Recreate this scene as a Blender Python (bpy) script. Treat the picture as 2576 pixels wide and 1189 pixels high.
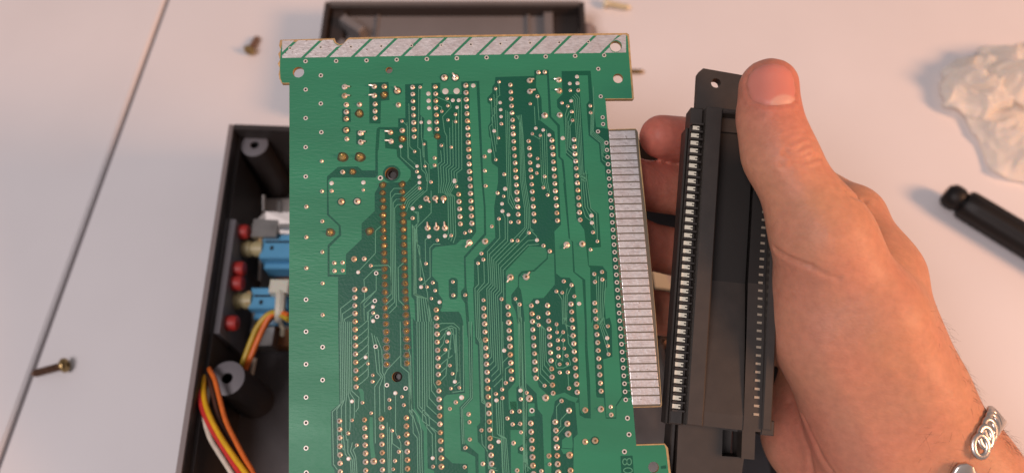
import bpy, math, random
import numpy as np
from mathutils import Matrix, Vector, noise as mnoise
from mathutils.geometry import tessellate_polygon

random.seed(7)
for o in list(bpy.data.objects):
    bpy.data.objects.remove(o)
scene = bpy.context.scene
COL = scene.collection

# ------------------------------------------------------------------ camera
F = 1874.0                       # focal length in picture units (picture 2576 x 1189)
CX, CY = 1288.0, 594.5
TILT = math.radians(26.0)        # camera looks almost straight down at the table
HGT = 0.360
CAM_MW = Matrix.Translation((0, -HGT * math.tan(TILT), HGT)) @ Matrix.Rotation(TILT, 4, 'X')
cd = bpy.data.cameras.new('camera')
cam = bpy.data.objects.new('camera', cd)
COL.objects.link(cam)
cam.matrix_world = CAM_MW
cd.sensor_fit = 'HORIZONTAL'
cd.sensor_width = 36.0
cd.lens = 36.0 * F / 2576.0
cd.clip_start = 0.01
cd.clip_end = 50
cd.dof.use_dof = True
cd.dof.focus_distance = 0.240
cd.dof.aperture_fstop = 7.5
scene.camera = cam

# ------------------------------------------------------------------ light
world = bpy.data.worlds.new('World')
scene.world = world
world.use_nodes = True
bg = world.node_tree.nodes['Background']
bg.inputs[0].default_value = (1.0, 0.92, 0.95, 1)
bg.inputs[1].default_value = 0.25

def area(name, loc, target, size, power, color):
    ld = bpy.data.lights.new(name, 'AREA')
    ld.shape = 'DISK'
    ld.size = size
    ld.energy = power
    ld.color = color
    lo = bpy.data.objects.new(name, ld)
    COL.objects.link(lo)
    lo.location = loc
    lo.rotation_euler = (Vector(target) - Vector(loc)).to_track_quat('-Z', 'Y').to_euler()
    return lo
area('ceiling_light', (-0.55, -0.60, 1.35), (0, 0, 0), 0.55, 12.4, (1.0, 0.89, 0.90))
area('desk_lamp', (1.20, -0.38, 0.84), (0.05, 0.0, 0.0), 0.42, 19.0, (1.0, 0.50, 0.27))
scene.view_settings.view_transform = 'Standard'
scene.view_settings.look = 'None'
scene.view_settings.exposure = 0.0
scene.view_settings.gamma = 1.0

# ------------------------------------------------------------------ picture -> place
TILES = {  # origin in photograph pixels and enlargement of the views the points were read from
 'A': (1050, 100, 1.9813), 'B': (1700, 100, 1.9813), 'C': (1050, 650, 1.9813), 'D': (1750, 650, 1.9813),
 'E': (1050, 1224, 1.9813), 'F': (1750, 1224, 1.9813), 'G': (1240, 270, 2.764), 'H': (1560, 270, 2.765),
 'I': (1950, 270, 2.765), 'J': (1280, 690, 2.162), 'K': (1680, 800, 2.378), 'L': (2000, 1180, 1.847),
 'N': (1640, 1240, 2.036), 'W': (740, 1380, 2.677), 'Y': (860, 1050, 3.397), 'Z': (860, 700, 3.397),
 'T': (2300, 1700, 8.587), 'P': (0, 0, 1.534161)}
TILES['P'] = (0, 0, 1 / 1.534161)

def px(t, x, y):
    ox, oy, s = TILES[t]
    return ((ox + x / s) / 1.534161, (oy + y / s) / 1.534161)

def pts(s):
    """'A 1,2 3,4 B 5,6' -> list of picture points"""
    out = []; t = 'P'
    for tok in s.split():
        if tok in TILES:
            t = tok
        else:
            a = [float(q) for q in tok.split(',')]
            p = px(t, a[0], a[1])
            out.append(p + tuple(q if i else q / TILES[t][2] / 1.534161 for i, q in enumerate(a[2:])))
    return out

def ray(x, y):
    return Vector(((x - CX) / F, -(y - CY) / F, -1.0))

def at_z(x, y, z):
    """where the line of sight through a picture point meets the level z (metres above the table)"""
    o = CAM_MW.translation
    d = CAM_MW.to_3x3() @ ray(x, y)
    return o + d * ((z - o.z) / d.z)

def at_depth(x, y, d):
    return CAM_MW @ (ray(x, y) * d)

class Plane:
    """a flat thing held before the camera: depth d0 at the picture centre, leaning by k"""
    def __init__(self, d0, k, kx=0.0):
        ez = Vector((kx, k, 1)).normalized()
        ex = Vector((1, 0, -kx)).normalized()
        ey = ez.cross(ex).normalized()
        self.o = Vector((0, 0, -d0))
        self.ex, self.ey, self.ez = ex, ey, ez
        m = Matrix((ex, ey, ez)).transposed().to_4x4()
        m.translation = self.o
        self.mw = CAM_MW @ m
    def uv(self, x, y, w=0.0):
        d = ray(x, y)
        o = self.o + self.ez * w
        t = o.dot(self.ez) / d.dot(self.ez)
        p = d * t - self.o
        return Vector((p.dot(self.ex), p.dot(self.ey)))

# ------------------------------------------------------------------ materials
def mat(name, base, rough=0.5, metal=0.0, var=0.0, vscale=60, bump=0.0, bscale=200, spec=0.5, sss=0.0,
        sss_r=(1, .3, .15), coat=0.0, alpha=1.0, trans=0.0, rvar=0.0, var2=None, stretch=(1, 1, 1)):
    m = bpy.data.materials.new(name)
    m.use_nodes = True
    nt = m.node_tree; N = nt.nodes; L = nt.links
    b = N['Principled BSDF']
    b.inputs['Base Color'].default_value = (*base, 1)
    b.inputs['Roughness'].default_value = rough
    b.inputs['Metallic'].default_value = metal
    b.inputs['Specular IOR Level'].default_value = spec
    if coat:
        b.inputs['Coat Weight'].default_value = coat
        b.inputs['Coat Roughness'].default_value = 0.15
    if sss:
        b.inputs['Subsurface Weight'].default_value = sss
        b.inputs['Subsurface Radius'].default_value = sss_r
        b.inputs['Subsurface Scale'].default_value = 0.003
    if trans:
        b.inputs['Transmission Weight'].default_value = trans
    tc = N.new('ShaderNodeTexCoord')
    mp = N.new('ShaderNodeMapping')
    mp.inputs['Scale'].default_value = stretch
    L.new(tc.outputs['Object'], mp.inputs[0])
    if var:
        n = N.new('ShaderNodeTexNoise'); n.inputs['Scale'].default_value = vscale
        n.inputs['Detail'].default_value = 5
        L.new(mp.outputs[0], n.inputs['Vector'])
        mx = N.new('ShaderNodeMix'); mx.data_type = 'RGBA'
        c2 = var2 if var2 else tuple(c * (1 - var) for c in base)
        mx.inputs['A'].default_value = (*[min(1, c * (1 + var * .5)) for c in base], 1)
        mx.inputs['B'].default_value = (*c2, 1)
        rp = N.new('ShaderNodeValToRGB')
        rp.color_ramp.elements[0].position = 0.32; rp.color_ramp.elements[1].position = 0.7
        L.new(n.outputs[0], rp.inputs[0])
        L.new(rp.outputs[0], mx.inputs['Factor'])
        L.new(mx.outputs['Result'], b.inputs['Base Color'])
        if rvar:
            mr = N.new('ShaderNodeMapRange')
            mr.inputs['To Min'].default_value = max(0.02, rough - rvar)
            mr.inputs['To Max'].default_value = min(1, rough + rvar)
            L.new(n.outputs[0], mr.inputs[0]); L.new(mr.outputs[0], b.inputs['Roughness'])
    if bump:
        n2 = N.new('ShaderNodeTexNoise'); n2.inputs['Scale'].default_value = bscale
        n2.inputs['Detail'].default_value = 3
        L.new(mp.outputs[0], n2.inputs['Vector'])
        bp = N.new('ShaderNodeBump'); bp.inputs['Strength'].default_value = bump
        bp.inputs['Distance'].default_value = 0.0004
        L.new(n2.outputs[0], bp.inputs['Height'])
        L.new(bp.outputs[0], b.inputs['Normal'])
    return m

M = {}
M['table'] = mat('white_laminate', (0.71, 0.68, 0.685), 0.46, var=0.035, vscale=14, rvar=0.06, bump=0.05, bscale=900)
M['edge'] = mat('laminate_edge', (0.62, 0.58, 0.55), 0.5)
M['mask'] = mat('solder_mask_over_copper', (0.028, 0.192, 0.107), 0.42, var=0.14, vscale=70, rvar=0.14, bump=0.25, bscale=1400, spec=0.25, stretch=(0.25, 1, 1))
M['bare'] = mat('solder_mask_over_laminate', (0.006, 0.070, 0.049), 0.42, var=0.25, vscale=55, bump=0.2, bscale=1400, spec=0.25, var2=(0.005, 0.090, 0.048))
M['trace'] = mat('solder_mask_over_trace', (0.066, 0.255, 0.155), 0.40)
M['core'] = mat('glass_fibre_laminate', (0.40, 0.265, 0.115), 0.6, var=0.3, vscale=500)
M['gap'] = mat('bare_laminate_grey', (0.10, 0.085, 0.06), 0.6)
M['tin'] = mat('tinned_copper', (0.72, 0.72, 0.73), 0.36, metal=0.6, var=0.22, vscale=260, bump=0.3, bscale=900, rvar=0.12, var2=(0.60, 0.56, 0.56))
def tarnish(m):
    nt = m.node_tree; N = nt.nodes; L = nt.links; b = N['Principled BSDF']
    src = b.inputs['Base Color'].links[0].from_socket
    tc = N.new('ShaderNodeTexCoord'); mp = N.new('ShaderNodeMapping'); mp.inputs['Scale'].default_value = (.22, 1, 1)
    L.new(tc.outputs['Object'], mp.inputs[0])
    n1 = N.new('ShaderNodeTexNoise'); n1.inputs['Scale'].default_value = 2600; n1.inputs['Detail'].default_value = 2   # wiping scratches
    L.new(mp.outputs[0], n1.inputs['Vector'])
    n2 = N.new('ShaderNodeTexNoise'); n2.inputs['Scale'].default_value = 900; n2.inputs['Detail'].default_value = 2    # tarnish spots
    L.new(tc.outputs['Object'], n2.inputs['Vector'])
    r1 = N.new('ShaderNodeMapRange'); r1.inputs['From Min'].default_value = .35; r1.inputs['From Max'].default_value = .7; r1.inputs['To Min'].default_value = 1.05; r1.inputs['To Max'].default_value = .78
    L.new(n1.outputs[0], r1.inputs[0])
    r2 = N.new('ShaderNodeMapRange'); r2.inputs['From Min'].default_value = .67; r2.inputs['From Max'].default_value = .76
    L.new(n2.outputs[0], r2.inputs[0])
    m1 = N.new('ShaderNodeMix'); m1.data_type = 'RGBA'; m1.blend_type = 'MULTIPLY'; m1.inputs['Factor'].default_value = 1
    L.new(src, m1.inputs['A']); L.new(r1.outputs[0], m1.inputs['B'])
    m2 = N.new('ShaderNodeMix'); m2.data_type = 'RGBA'; m2.inputs['B'].default_value = (.26, .20, .17, 1)
    L.new(r2.outputs[0], m2.inputs['Factor']); L.new(m1.outputs['Result'], m2.inputs['A'])
    L.new(m2.outputs['Result'], b.inputs['Base Color'])
tarnish(M['tin'])
M['solder'] = mat('solder', (0.90, 0.76, 0.63), 0.30, metal=0.55, var=0.25, vscale=900, bump=0.15, bscale=1500)
M['goldpin'] = mat('gold_pin_end', (0.62, 0.45, 0.19), 0.25, metal=0.7)
M['pinend'] = mat('copper_pin_end', (0.20, 0.125, 0.07), 0.35, metal=0.6)
M['flux'] = mat('solder_with_amber_flux', (0.60, 0.44, 0.19), 0.24, metal=0.6, var=0.5, vscale=1500, var2=(0.20, 0.135, 0.05))
M['flatpad'] = mat('flat_tinned_pad', (0.56, 0.54, 0.50), 0.45, metal=0.3)
M['hole'] = mat('hole_shade', (0.006, 0.006, 0.005), 0.7)  # black stands in for the dark inside deep holes and slots
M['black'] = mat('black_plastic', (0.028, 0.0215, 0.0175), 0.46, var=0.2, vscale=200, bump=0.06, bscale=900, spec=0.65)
M['slotshade'] = mat('slot_shade_black', (0.013, 0.0105, 0.009), 0.55, spec=0.4)  # same plastic, darker: shade in the slot put into the colour
M['contact'] = mat('contact_metal', (0.90, 0.84, 0.68), 0.38, metal=0.35)
M['shellfloor'] = mat('grey_black_plastic', (0.055, 0.052, 0.056), 0.5, var=0.2, vscale=80, bump=0.2, bscale=1500)
M['shell'] = mat('shaded_brown_grey_shell', (0.034, 0.027, 0.025), 0.5, var=0.2, vscale=80, bump=0.2, bscale=1500)  # walls darker than the floor: the unlit inside is painted into the colour
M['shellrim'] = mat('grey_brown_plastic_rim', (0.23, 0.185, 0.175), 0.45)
M['washer'] = mat('grey_boss_face', (0.15, 0.14, 0.15), 0.5)
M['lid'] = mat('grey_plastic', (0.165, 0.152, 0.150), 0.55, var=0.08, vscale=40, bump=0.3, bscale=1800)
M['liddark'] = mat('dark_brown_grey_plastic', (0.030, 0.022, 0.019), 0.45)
M['steel'] = mat('zinc_plated_steel', (0.42, 0.40, 0.38), 0.35, metal=0.85, var=0.3, vscale=90, rvar=.1)
M['greysteel'] = mat('dull_grey_steel', (0.60, 0.56, 0.53), 0.5, metal=0.25, var=0.3, vscale=60)
M['brass'] = mat('yellow_zinc_screw', (0.36, 0.25, 0.11), 0.35, metal=0.8, var=0.4, vscale=900)
M['rust'] = mat('brown_passivated_screw', (0.22, 0.13, 0.09), 0.45, metal=0.6, var=0.4, vscale=900)
M['pale'] = mat('pale_zinc_screw', (0.75, 0.68, 0.50), 0.4, metal=0.4)
M['blue'] = mat('blue_switch_plastic', (0.10, 0.34, 0.56), 0.45, var=0.1, vscale=100)
M['ivory'] = mat('ivory_plastic', (0.42, 0.36, 0.19), 0.45)
M['red'] = mat('red_rubber', (0.38, 0.025, 0.02), 0.5)
M['brownboard'] = mat('phenolic_board', (0.20, 0.075, 0.02), 0.5)
M['tie'] = mat('milky_nylon', (0.62, 0.60, 0.50), 0.4, sss=0.2)
for k, c in dict(w_red=(0.62, 0.03, 0.025), w_yellow=(0.78, 0.42, 0.01), w_white=(0.72, 0.62, 0.50), w_brown=(0.075, 0.026, 0.014),
                 w_orange=(0.72, 0.15, 0.02), w_olive=(0.50, 0.34, 0.03)).items():
    M[k] = mat('wire_' + k[2:], c, 0.4, var=0.15, vscale=300)
M['tissue'] = mat('paper_tissue', (0.88, 0.84, 0.78), 0.9, var=0.06, vscale=40, bump=0.5, bscale=500, sss=0.6, sss_r=(1, .8, .6), spec=0.05)
M['handle'] = mat('black_rubber_handle', (0.005, 0.004, 0.004), 0.5, spec=0.3)
M['silver'] = mat('polished_silver', (0.56, 0.52, 0.48), 0.3, metal=0.9)
M['shadedpin'] = mat('shaded_contact_metal', (0.42, 0.35, 0.27), 0.45, metal=0.6)  # contact metal darkened: shade under the hand is in the colour
M['hair'] = mat('dark_hair', (0.03, 0.017, 0.01), 0.5)
M['nail'] = mat('fingernail', (0.58, 0.205, 0.165), 0.45, sss=0.3, sss_r=(1, .35, .25), spec=0.3)
def nail_moon(m):
    nt = m.node_tree; N = nt.nodes; L = nt.links
    at = N.new('ShaderNodeAttribute'); at.attribute_name = 'moon'
    mx = N.new('ShaderNodeMix'); mx.data_type = 'RGBA'
    mx.inputs['A'].default_value = (0.58, 0.205, 0.155, 1); mx.inputs['B'].default_value = (0.61, 0.31, 0.23, 1)
    L.new(at.outputs['Fac'], mx.inputs['Factor']); L.new(mx.outputs['Result'], N['Principled BSDF'].inputs['Base Color'])
nail_moon(M['nail'])

# ------------------------------------------------------------------ builders
class MB:
    def __init__(self):
        self.v = []; self.f = []
    def add(self, vs, fs):
        n = len(self.v)
        self.v += [tuple(p) for p in vs]
        self.f += [tuple(i + n for i in q) for q in fs]
        return self
    def box(self, x0, x1, y0, y1, z0, z1, m=None):
        vs = [Vector(p) for p in ((x0, y0, z0), (x1, y0, z0), (x1, y1, z0), (x0, y1, z0), (x0, y0, z1), (x1, y0, z1), (x1, y1, z1), (x0, y1, z1))]
        if m: vs = [m @ p for p in vs]
        return self.add(vs, [(3, 2, 1, 0), (4, 5, 6, 7), (0, 1, 5, 4), (1, 2, 6, 5), (2, 3, 7, 6), (3, 0, 4, 7)])
    def bbox(self, x0, x1, y0, y1, z0, z1, c, m=None):
        """box whose upper edges are chamfered by c"""
        vs = [Vector(p) for p in ((x0, y0, z0), (x1, y0, z0), (x1, y1, z0), (x0, y1, z0), (x0, y0, z1 - c), (x1, y0, z1 - c), (x1, y1, z1 - c), (x0, y1, z1 - c),
              (x0 + c, y0 + c, z1), (x1 - c, y0 + c, z1), (x1 - c, y1 - c, z1), (x0 + c, y1 - c, z1))]
        if m: vs = [m @ p for p in vs]
        fs = [(3, 2, 1, 0), (8, 9, 10, 11)]
        for i in range(4):
            j = (i + 1) % 4
            fs += [(i, j, j + 4, i + 4), (i + 4, j + 4, j + 8, i + 8)]
        return self.add(vs, fs)
    def prism(self, poly, z0, z1, holes=(), m=None):
        loops = [list(poly)] + [list(h) for h in holes]
        flat = [p for l in loops for p in l]
        tri = tessellate_polygon([[Vector((p[0], p[1], 0)) for p in l] for l in loops])
        n = len(flat)
        vs = [Vector((p[0], p[1], z0)) for p in flat] + [Vector((p[0], p[1], z1)) for p in flat]
        fs = []
        for a, b, c in tri:
            pa, pb, pc = flat[a], flat[b], flat[c]
            cr = (pb[0] - pa[0]) * (pc[1] - pa[1]) - (pb[1] - pa[1]) * (pc[0] - pa[0])
            if cr < 0: b, c = c, b
            fs += [(a + n, b + n, c + n), (c, b, a)]
        k = 0
        for li, l in enumerate(loops):
            ar = sum(l[i][0] * l[(i + 1) % len(l)][1] - l[(i + 1) % len(l)][0] * l[i][1] for i in range(len(l)))
            ccw = (ar > 0) == (li == 0)
            for i in range(len(l)):
                a, b = k + i, k + (i + 1) % len(l)
                fs.append((a, b, b + n, a + n) if ccw else (b, a, a + n, b + n))
            k += len(l)
        if m: vs = [m @ p for p in vs]
        return self.add(vs, fs)
    def lathe(self, prof, seg=16, m=None, cap=True):
        """prof: list of (radius, height) turned about z"""
        vs = []; fs = []
        for r, h in prof:
            for i in range(seg):
                a = 2 * math.pi * i / seg
                vs.append(Vector((r * math.cos(a), r * math.sin(a), h)))
        for j in range(len(prof) - 1):
            for i in range(seg):
                k = (i + 1) % seg
                fs.append((j * seg + i, j * seg + k, (j + 1) * seg + k, (j + 1) * seg + i))
        if cap:
            fs.append(tuple(reversed(range(seg))))
            fs.append(tuple((len(prof) - 1) * seg + i for i in range(seg)))
        if m: vs = [m @ p for p in vs]
        return self.add(vs, fs)
    def tube(self, path, r, seg=8):
        path = [Vector(p) for p in path]
        rs = r if isinstance(r, (list, tuple)) else [r] * len(path)
        vs = []; fs = []
        up = Vector((0.13, 0.27, 0.95))
        for i, p in enumerate(path):
            t = (path[min(i + 1, len(path) - 1)] - path[max(i - 1, 0)]).normalized()
            a = t.cross(up).normalized(); b = a.cross(t)
            for j in range(seg):
                w = 2 * math.pi * j / seg
                vs.append(p + (a * math.cos(w) + b * math.sin(w)) * rs[i])
        for i in range(len(path) - 1):
            for j in range(seg):
                k = (j + 1) % seg
                fs.append((i * seg + j, i * seg + k, (i + 1) * seg + k, (i + 1) * seg + j))
        fs.append(tuple(range(seg))[::-1]); fs.append(tuple((len(path) - 1) * seg + j for j in range(seg)))
        return self.add(vs, fs)
    def ribbon(self, path, w, z):
        """flat strip along a 2-D path"""
        p = [Vector(q[:2]) for q in path]
        vs = []
        for i in range(len(p)):
            d1 = (p[i] - p[i - 1]).normalized() if i else None
            d2 = (p[i + 1] - p[i]).normalized() if i < len(p) - 1 else None
            if d1 is None: n = Vector((-d2.y, d2.x)); s = 1
            elif d2 is None: n = Vector((-d1.y, d1.x)); s = 1
            else:
                n = Vector((-d1.y - d2.y, d1.x + d2.x))
                if n.length < 1e-6: n = Vector((-d1.y, d1.x))
                n.normalize(); s = 1 / max(0.5, n.dot(Vector((-d1.y, d1.x))))
            vs += [(p[i].x + n.x * w * s / 2, p[i].y + n.y * w * s / 2, z), (p[i].x - n.x * w * s / 2, p[i].y - n.y * w * s / 2, z)]
        return self.add(vs, [(2 * i + 1, 2 * i + 3, 2 * i + 2, 2 * i) for i in range(len(p) - 1)])
    def mesh(self, name, m, smooth=False):
        me = bpy.data.meshes.new(name)
        me.from_pydata(self.v, [], self.f)
        me.validate()
        if m: me.materials.append(M[m] if isinstance(m, str) else m)
        if smooth:
            me.shade_smooth()
            me.set_sharp_from_angle(angle=math.radians(38))
        me.update()
        return me
    def build(self, name, m, parent=None, smooth=False):
        return link(name, self.mesh(name, m, smooth), parent)

def link(name, me, parent=None, mw=None):
    o = bpy.data.objects.new(name, me)
    COL.objects.link(o)
    if parent is not None: o.parent = parent
    if mw is not None: o.matrix_local = mw
    return o

def tag(o, label=None, cat=None, group=None, kind=None):
    if label: o['label'] = label
    if cat: o['category'] = cat
    if group: o['group'] = group
    if kind: o['kind'] = kind
    return o

def empty(name, mw, label, cat, group=None):
    o = bpy.data.objects.new(name, None)
    COL.objects.link(o)
    o.empty_display_size = 0.01
    o.matrix_world = mw
    return tag(o, label, cat, group)

def smooth_path(p, n=6):
    p = [Vector(q) for q in p]
    out = []
    for i in range(len(p) - 1):
        a, b, c, d = p[max(i - 1, 0)], p[i], p[i + 1], p[min(i + 2, len(p) - 1)]
        for j in range(n):
            t = j / n
            out.append(0.5 * ((2 * b) + (c - a) * t + (2 * a - 5 * b + 4 * c - d) * t * t + (3 * b - 3 * c + d - a) * t ** 3))
    out.append(p[-1])
    return out

def circle(c, r, n=20):
    return [Vector((c[0] + r * math.cos(2 * math.pi * i / n), c[1] + r * math.sin(2 * math.pi * i / n))) for i in range(n)]

# ================================================================== table
def build_table():
    a, b = at_z(418, 0, 0), at_z(0, 1150, 0)
    d = (b - a).normalized()
    nrm = Vector((-d.y, d.x, 0))
    if nrm.x < 0: nrm = -nrm
    g = 0.0012
    def slab(side, wide):
        e = [a - d * 1.5 + nrm * g * side, a + d * 1.5 + nrm * g * side]
        o = [q + nrm * wide * side for q in e]
        return [e[0].xy, e[1].xy, o[1].xy, o[0].xy]
    def top(name, side, wide, parent=None):
        mb = MB()
        p = slab(side, wide)
        q = [Vector(p[0]) + nrm.xy * side * 0.0012, Vector(p[1]) + nrm.xy * side * 0.0012, Vector(p[2]), Vector(p[3])]
        vs = [(*v, -0.022) for v in p] + [(*v, -0.0012) for v in p] + [(*v, 0.0) for v in q]
        fs = []
        for i in range(4):
            j = (i + 1) % 4
            fs += [(i, j, j + 4, i + 4), (i + 4, j + 4, j + 8, i + 8)]
        fs += [(8, 9, 10, 11), (3, 2, 1, 0)]
        mb.add(vs, fs)
        o = mb.build(name, 'table', parent)
        import bmesh
        bm = bmesh.new(); bm.from_mesh(o.data); bmesh.ops.recalc_face_normals(bm, faces=bm.faces); bm.to_mesh(o.data); bm.free()
        return o
    t = top('table_top', 1, 1.6)
    tag(t, 'white laminate table top the parts are laid on', 'table', kind='structure')
    top('table_leaf', -1, 1.2, t)
    mb = MB()
    mb.prism([(a - d * 1.5 - nrm * .05).xy, (a + d * 1.5 - nrm * .05).xy, (a + d * 1.5 + nrm * .05).xy, (a - d * 1.5 + nrm * .05).xy], -0.016, -0.010)
    mb.build('table_rail', 'edge', t)
build_table()

# ================================================================== circuit board
BP = Plane(0.243, 0.189)
BMW = BP.mw
TB = 0.0016
ZW = 0.00002
board = empty('circuit_board', BMW, 'green circuit board seen from its soldered side, held above the open dark shell', 'circuit board')

def bd(s):
    return [BP.uv(p[0], p[1]) for p in pts(s)]
def bd3(s):
    out = []
    for p in pts(s):
        c = BP.uv(p[0], p[1]); c2 = BP.uv(p[0] + p[2], p[1])
        out.append((c.x, c.y, (c2 - c).length))
    return out

SC = {}
HOLES = bd3('A 202,355,43 B 1340,158,44 1358,402,38 F 1530,1143,41 A 895,340,26')
PLUGS = bd3('A 915,1130,52 E 957,453,40')
hol = [circle(h, h[2], 24) for h in HOLES + PLUGS]
CORE = bd('A 62,108 53,150 66,185 47,215 61,260 43,290 59,325 50,370 58,410 74,441 132,441 133,1189 C 132,600 E 129,0 128,1700 '
          'F 1700,1700 1668,1240 1640,995 1615,962 1392,969 1366,688 1588,683 1594,660 D 1548,1140 1513,760 1472,330 B 1512,830 1506,805 1490,785 1283,791 1260,563 1472,562 1480,553 1442,66 1425,56 700,64 A 1288,74 590,91 572,104 547,136 515,142 488,126 478,96')
MASK = bd('A 78,128 66,190 62,260 60,325 64,400 78,436 132.5,437 133.5,1189 C 132.5,600 E 129.5,0 128.5,1690 '
          'F 1690,1690 1652,1240 1624,1000 1612,972 1398,978 1368,612 1358,590 D 1290,1136 1208,8 B 1283,800 1280,794 1262,566 1255,556 1466,555 1430,78 1420,74 700,80 A 1288,88 598,104 580,112 552,143 515,150 482,134 470,112')
MB().prism(CORE, -TB, 0, hol).build('laminate_core', 'core', board)
MB().prism(MASK, 0.000002, ZW, hol).build('solder_mask', 'mask', board)
MB().prism(bd('B 1283,796 1498,792 1508,812 D 1428,0 1470,330 1512,760 1545,1140 F 1588,660 1582,677 1368,684 1360,590 D 1288,1136 1206,8'), 0.000002, 0.000012).build('bare_edge_strip', 'gap', board)

# dark clearings, light copper fields, traces
DARK = 'H 10,155 790,118 840,118 975,78 I 310,65 310,5 455,0 600,15 910,10 940,370 970,610 1105,630 B 1284,800 D 1207,8 1290,1136 F 1358,595 1355,612 1290,615 1245,680 1245,772 1165,772 1150,612 1100,610 1050,770 1005,768 965,745 958,650 930,650 950,890 920,920 915,1400 E 480,1400 478,1160 455,1130 450,715 515,660 505,0 C 505,830 425,825 425,585 510,505 510,440 420,355 420,60 A 422,1150 505,1078 655,1075 690,1105 790,1105 790,950 800,790 815,775 965,775 965,708 1020,705'
LIGHT = [
 'A 825,792 862,792 865,935 952,945 957,1000 1060,1105 1062,1189 C 1062,60 1035,100 1020,105 830,108 785,190 785,325 685,420 685,540 565,655 565,810 440,810 440,600 530,510 525,435 435,350 430,92 455,70 790,70 810,50 A 808,960 815,945',
 'H 205,140 290,140 305,680 350,720 355,1030 280,1060 255,960 245,760 205,740 215,520 170,480 175,210',
 'H 385,138 608,128 615,262 420,262 385,240',
 'H 695,145 770,140 825,1189 K 445,0 447,240 262,450 268,730 235,770 240,830 272,880 295,1189 N 338,122 350,590 272,670 282,1015 330,1025 395,1060 405,1400 345,1400 335,1115 215,1110 155,1050 145,600 170,575 315,560 300,0 K 236,985 215,955 60,955 C 1285,1085 1300,1060 1305,1000 1275,960 1270,870 1222,820 1225,625 1248,600 1405,582 K 180,350 235,297 330,290 375,225 365,0 H 738,1189 700,560',
 'H 800,110 972,76 968,140 940,180 940,240 885,300 890,350 920,370 920,560 895,600 905,710 925,740 930,970 940,1000 1000,1040 1002,1189 K 540,0 550,280 355,480 355,720 345,740 365,1189 N 395,170 415,185 435,790 410,820 415,940 470,1000 480,1400 425,1400 420,1040 315,950 300,690 378,605 376,0 K 322,1189 297,860 302,800 287,740 278,462 467,252 462,0 H 845,1189',
 'D 400,785 580,592 700,602 717,640 712,685 612,775 520,785 495,815 492,900 442,965 445,1030 475,1090 490,1189 N 735,0 748,490 718,520 722,690 660,690 655,540 712,470 695,0 D 455,1140 425,1090 402,1020',
 'D 722,690 722,655 768,650 775,885 690,988 612,992 578,1040 578,1189 F 582,0 598,440 640,480 655,530 720,590 790,590 850,572 900,600 955,615 935,650 880,630 850,612 820,605 775,640 765,720 745,770 750,1400 705,1400 680,745 645,700 635,580 555,500 542,0 D 528,1000 517,930 502,905 502,830 532,795 620,787',
 'I 330,58 445,58 465,500 555,600 565,930 600,965 625,1189 D 840,120 872,440 880,530 905,560 915,790 985,850 1005,1189 F 1005,0 1005,230 1030,700 985,735 965,700 955,220 945,0 D 945,1189 930,900 890,835 820,830 785,800 772,480 822,430 800,0 I 565,1189 545,900 525,660 372,540 393,480 385,300 328,180',
 'I 462,0 600,0 610,260 550,320 555,400 615,460 630,650 650,910 720,970 728,1189 D 940,380 1000,470 1030,740 1045,760 1052,1189 F 1065,0 1092,600 1100,612 1050,775 1045,500 1025,230 1018,0 D 1008,850 928,790 915,560 892,545 850,0 I 650,1189 622,960 587,930 582,590 492,500',
 'I 780,60 880,60 895,330 865,370 890,700 1000,790 1015,980 1060,1030 1075,1189 D 1170,0 1215,740 1230,970 1245,1189 F 1245,0 1288,598 1240,670 1240,762 1168,762 1145,320 1215,300 1210,60 1195,0 D 1165,1150 1150,940 1175,900 1175,790 1140,745 1035,740 1030,610 1128,600 1110,345 1050,300 1020,0 I 885,1130 850,1100 830,700 800,290',
 'J 630,345 660,345 665,980 690,1010 698,1189 E 1075,0 1090,690 1135,760 1185,850 1190,1150 1240,1170 1240,1400 1165,1400 1160,870 1110,790 1085,700 1062,0 J 640,980',
 'E 745,760 770,760 775,950 792,1080 760,1085 745,960', 'E 655,540 690,545 702,570 705,645 680,650 672,580',
 'N 672,850 770,850 770,960 730,985 730,1030 770,1045 772,1400 680,1400',
 'N 810,640 862,640 862,740 812,745', 'F 430,640 490,640 492,700 440,705', 'F 820,1000 908,1005 905,1050 840,1040', 'F 830,935 905,880 912,960 910,1000 830,995']
SPOTS = ['A 745,437 890,430 897,568 832,575 828,748 745,745', 'A 538,636 600,636 602,735 538,735', 'A 645,800 705,800 706,905 645,905',
         'K 122,665 145,645 185,645 205,665 205,820 190,842 140,842 126,822', 'T 815,490 1210,480 1280,1500 870,1500', 'T 2150,830 2320,800 2335,910 2160,920']
mb = MB().prism(bd(DARK), 0.00002, 2 * ZW, [h for h in hol[5:]]); mb.build('copper_clearing', 'bare', board)
for i, s in enumerate(LIGHT):
    p = bd(s)
    MB().prism(p, 0.00003, 3 * ZW, [hol[5]] if i == 0 else []).build('copper_pour', 'mask', board)
for s in SPOTS:
    MB().prism(bd(s), 0.00003, 4 * ZW).build('copper_clearing', 'bare', board)

TR = MB()
TW = 0.00024
def trace(s, w=TW):
    TR.ribbon(bd(s), w, 4.5 * ZW)
def bundle(s1, s2, n):
    a, b = bd(s1), bd(s2)
    for i in range(n):
        t = i / max(1, n - 1)
        TR.ribbon([p.lerp(q, t) for p, q in zip(a, b)], TW, 4.5 * ZW)
for q_ in ('585,110 592,280 478,405 490,690 400,775 412,1189', '615,35 640,100 642,290 497,430 512,700 472,745 487,1189', '665,80 664,310 517,458 530,715 492,755 507,1189',
           '705,305 536,480 548,730 512,770 527,1189', '757,305 556,502 568,745 532,785 547,1189', '862,235 578,522 590,760 552,800 567,1189',
           '935,298 850,305 600,550 608,775 572,815 587,1189', '951,338 850,345 622,575 628,820 604,870 606,1189'):
    trace('K ' + q_)
bundle('K 820,0 822,185 700,310', 'K 865,0 870,190 900,215', 4)
trace('K 870,205 930,265 930,290'); pass
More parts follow.
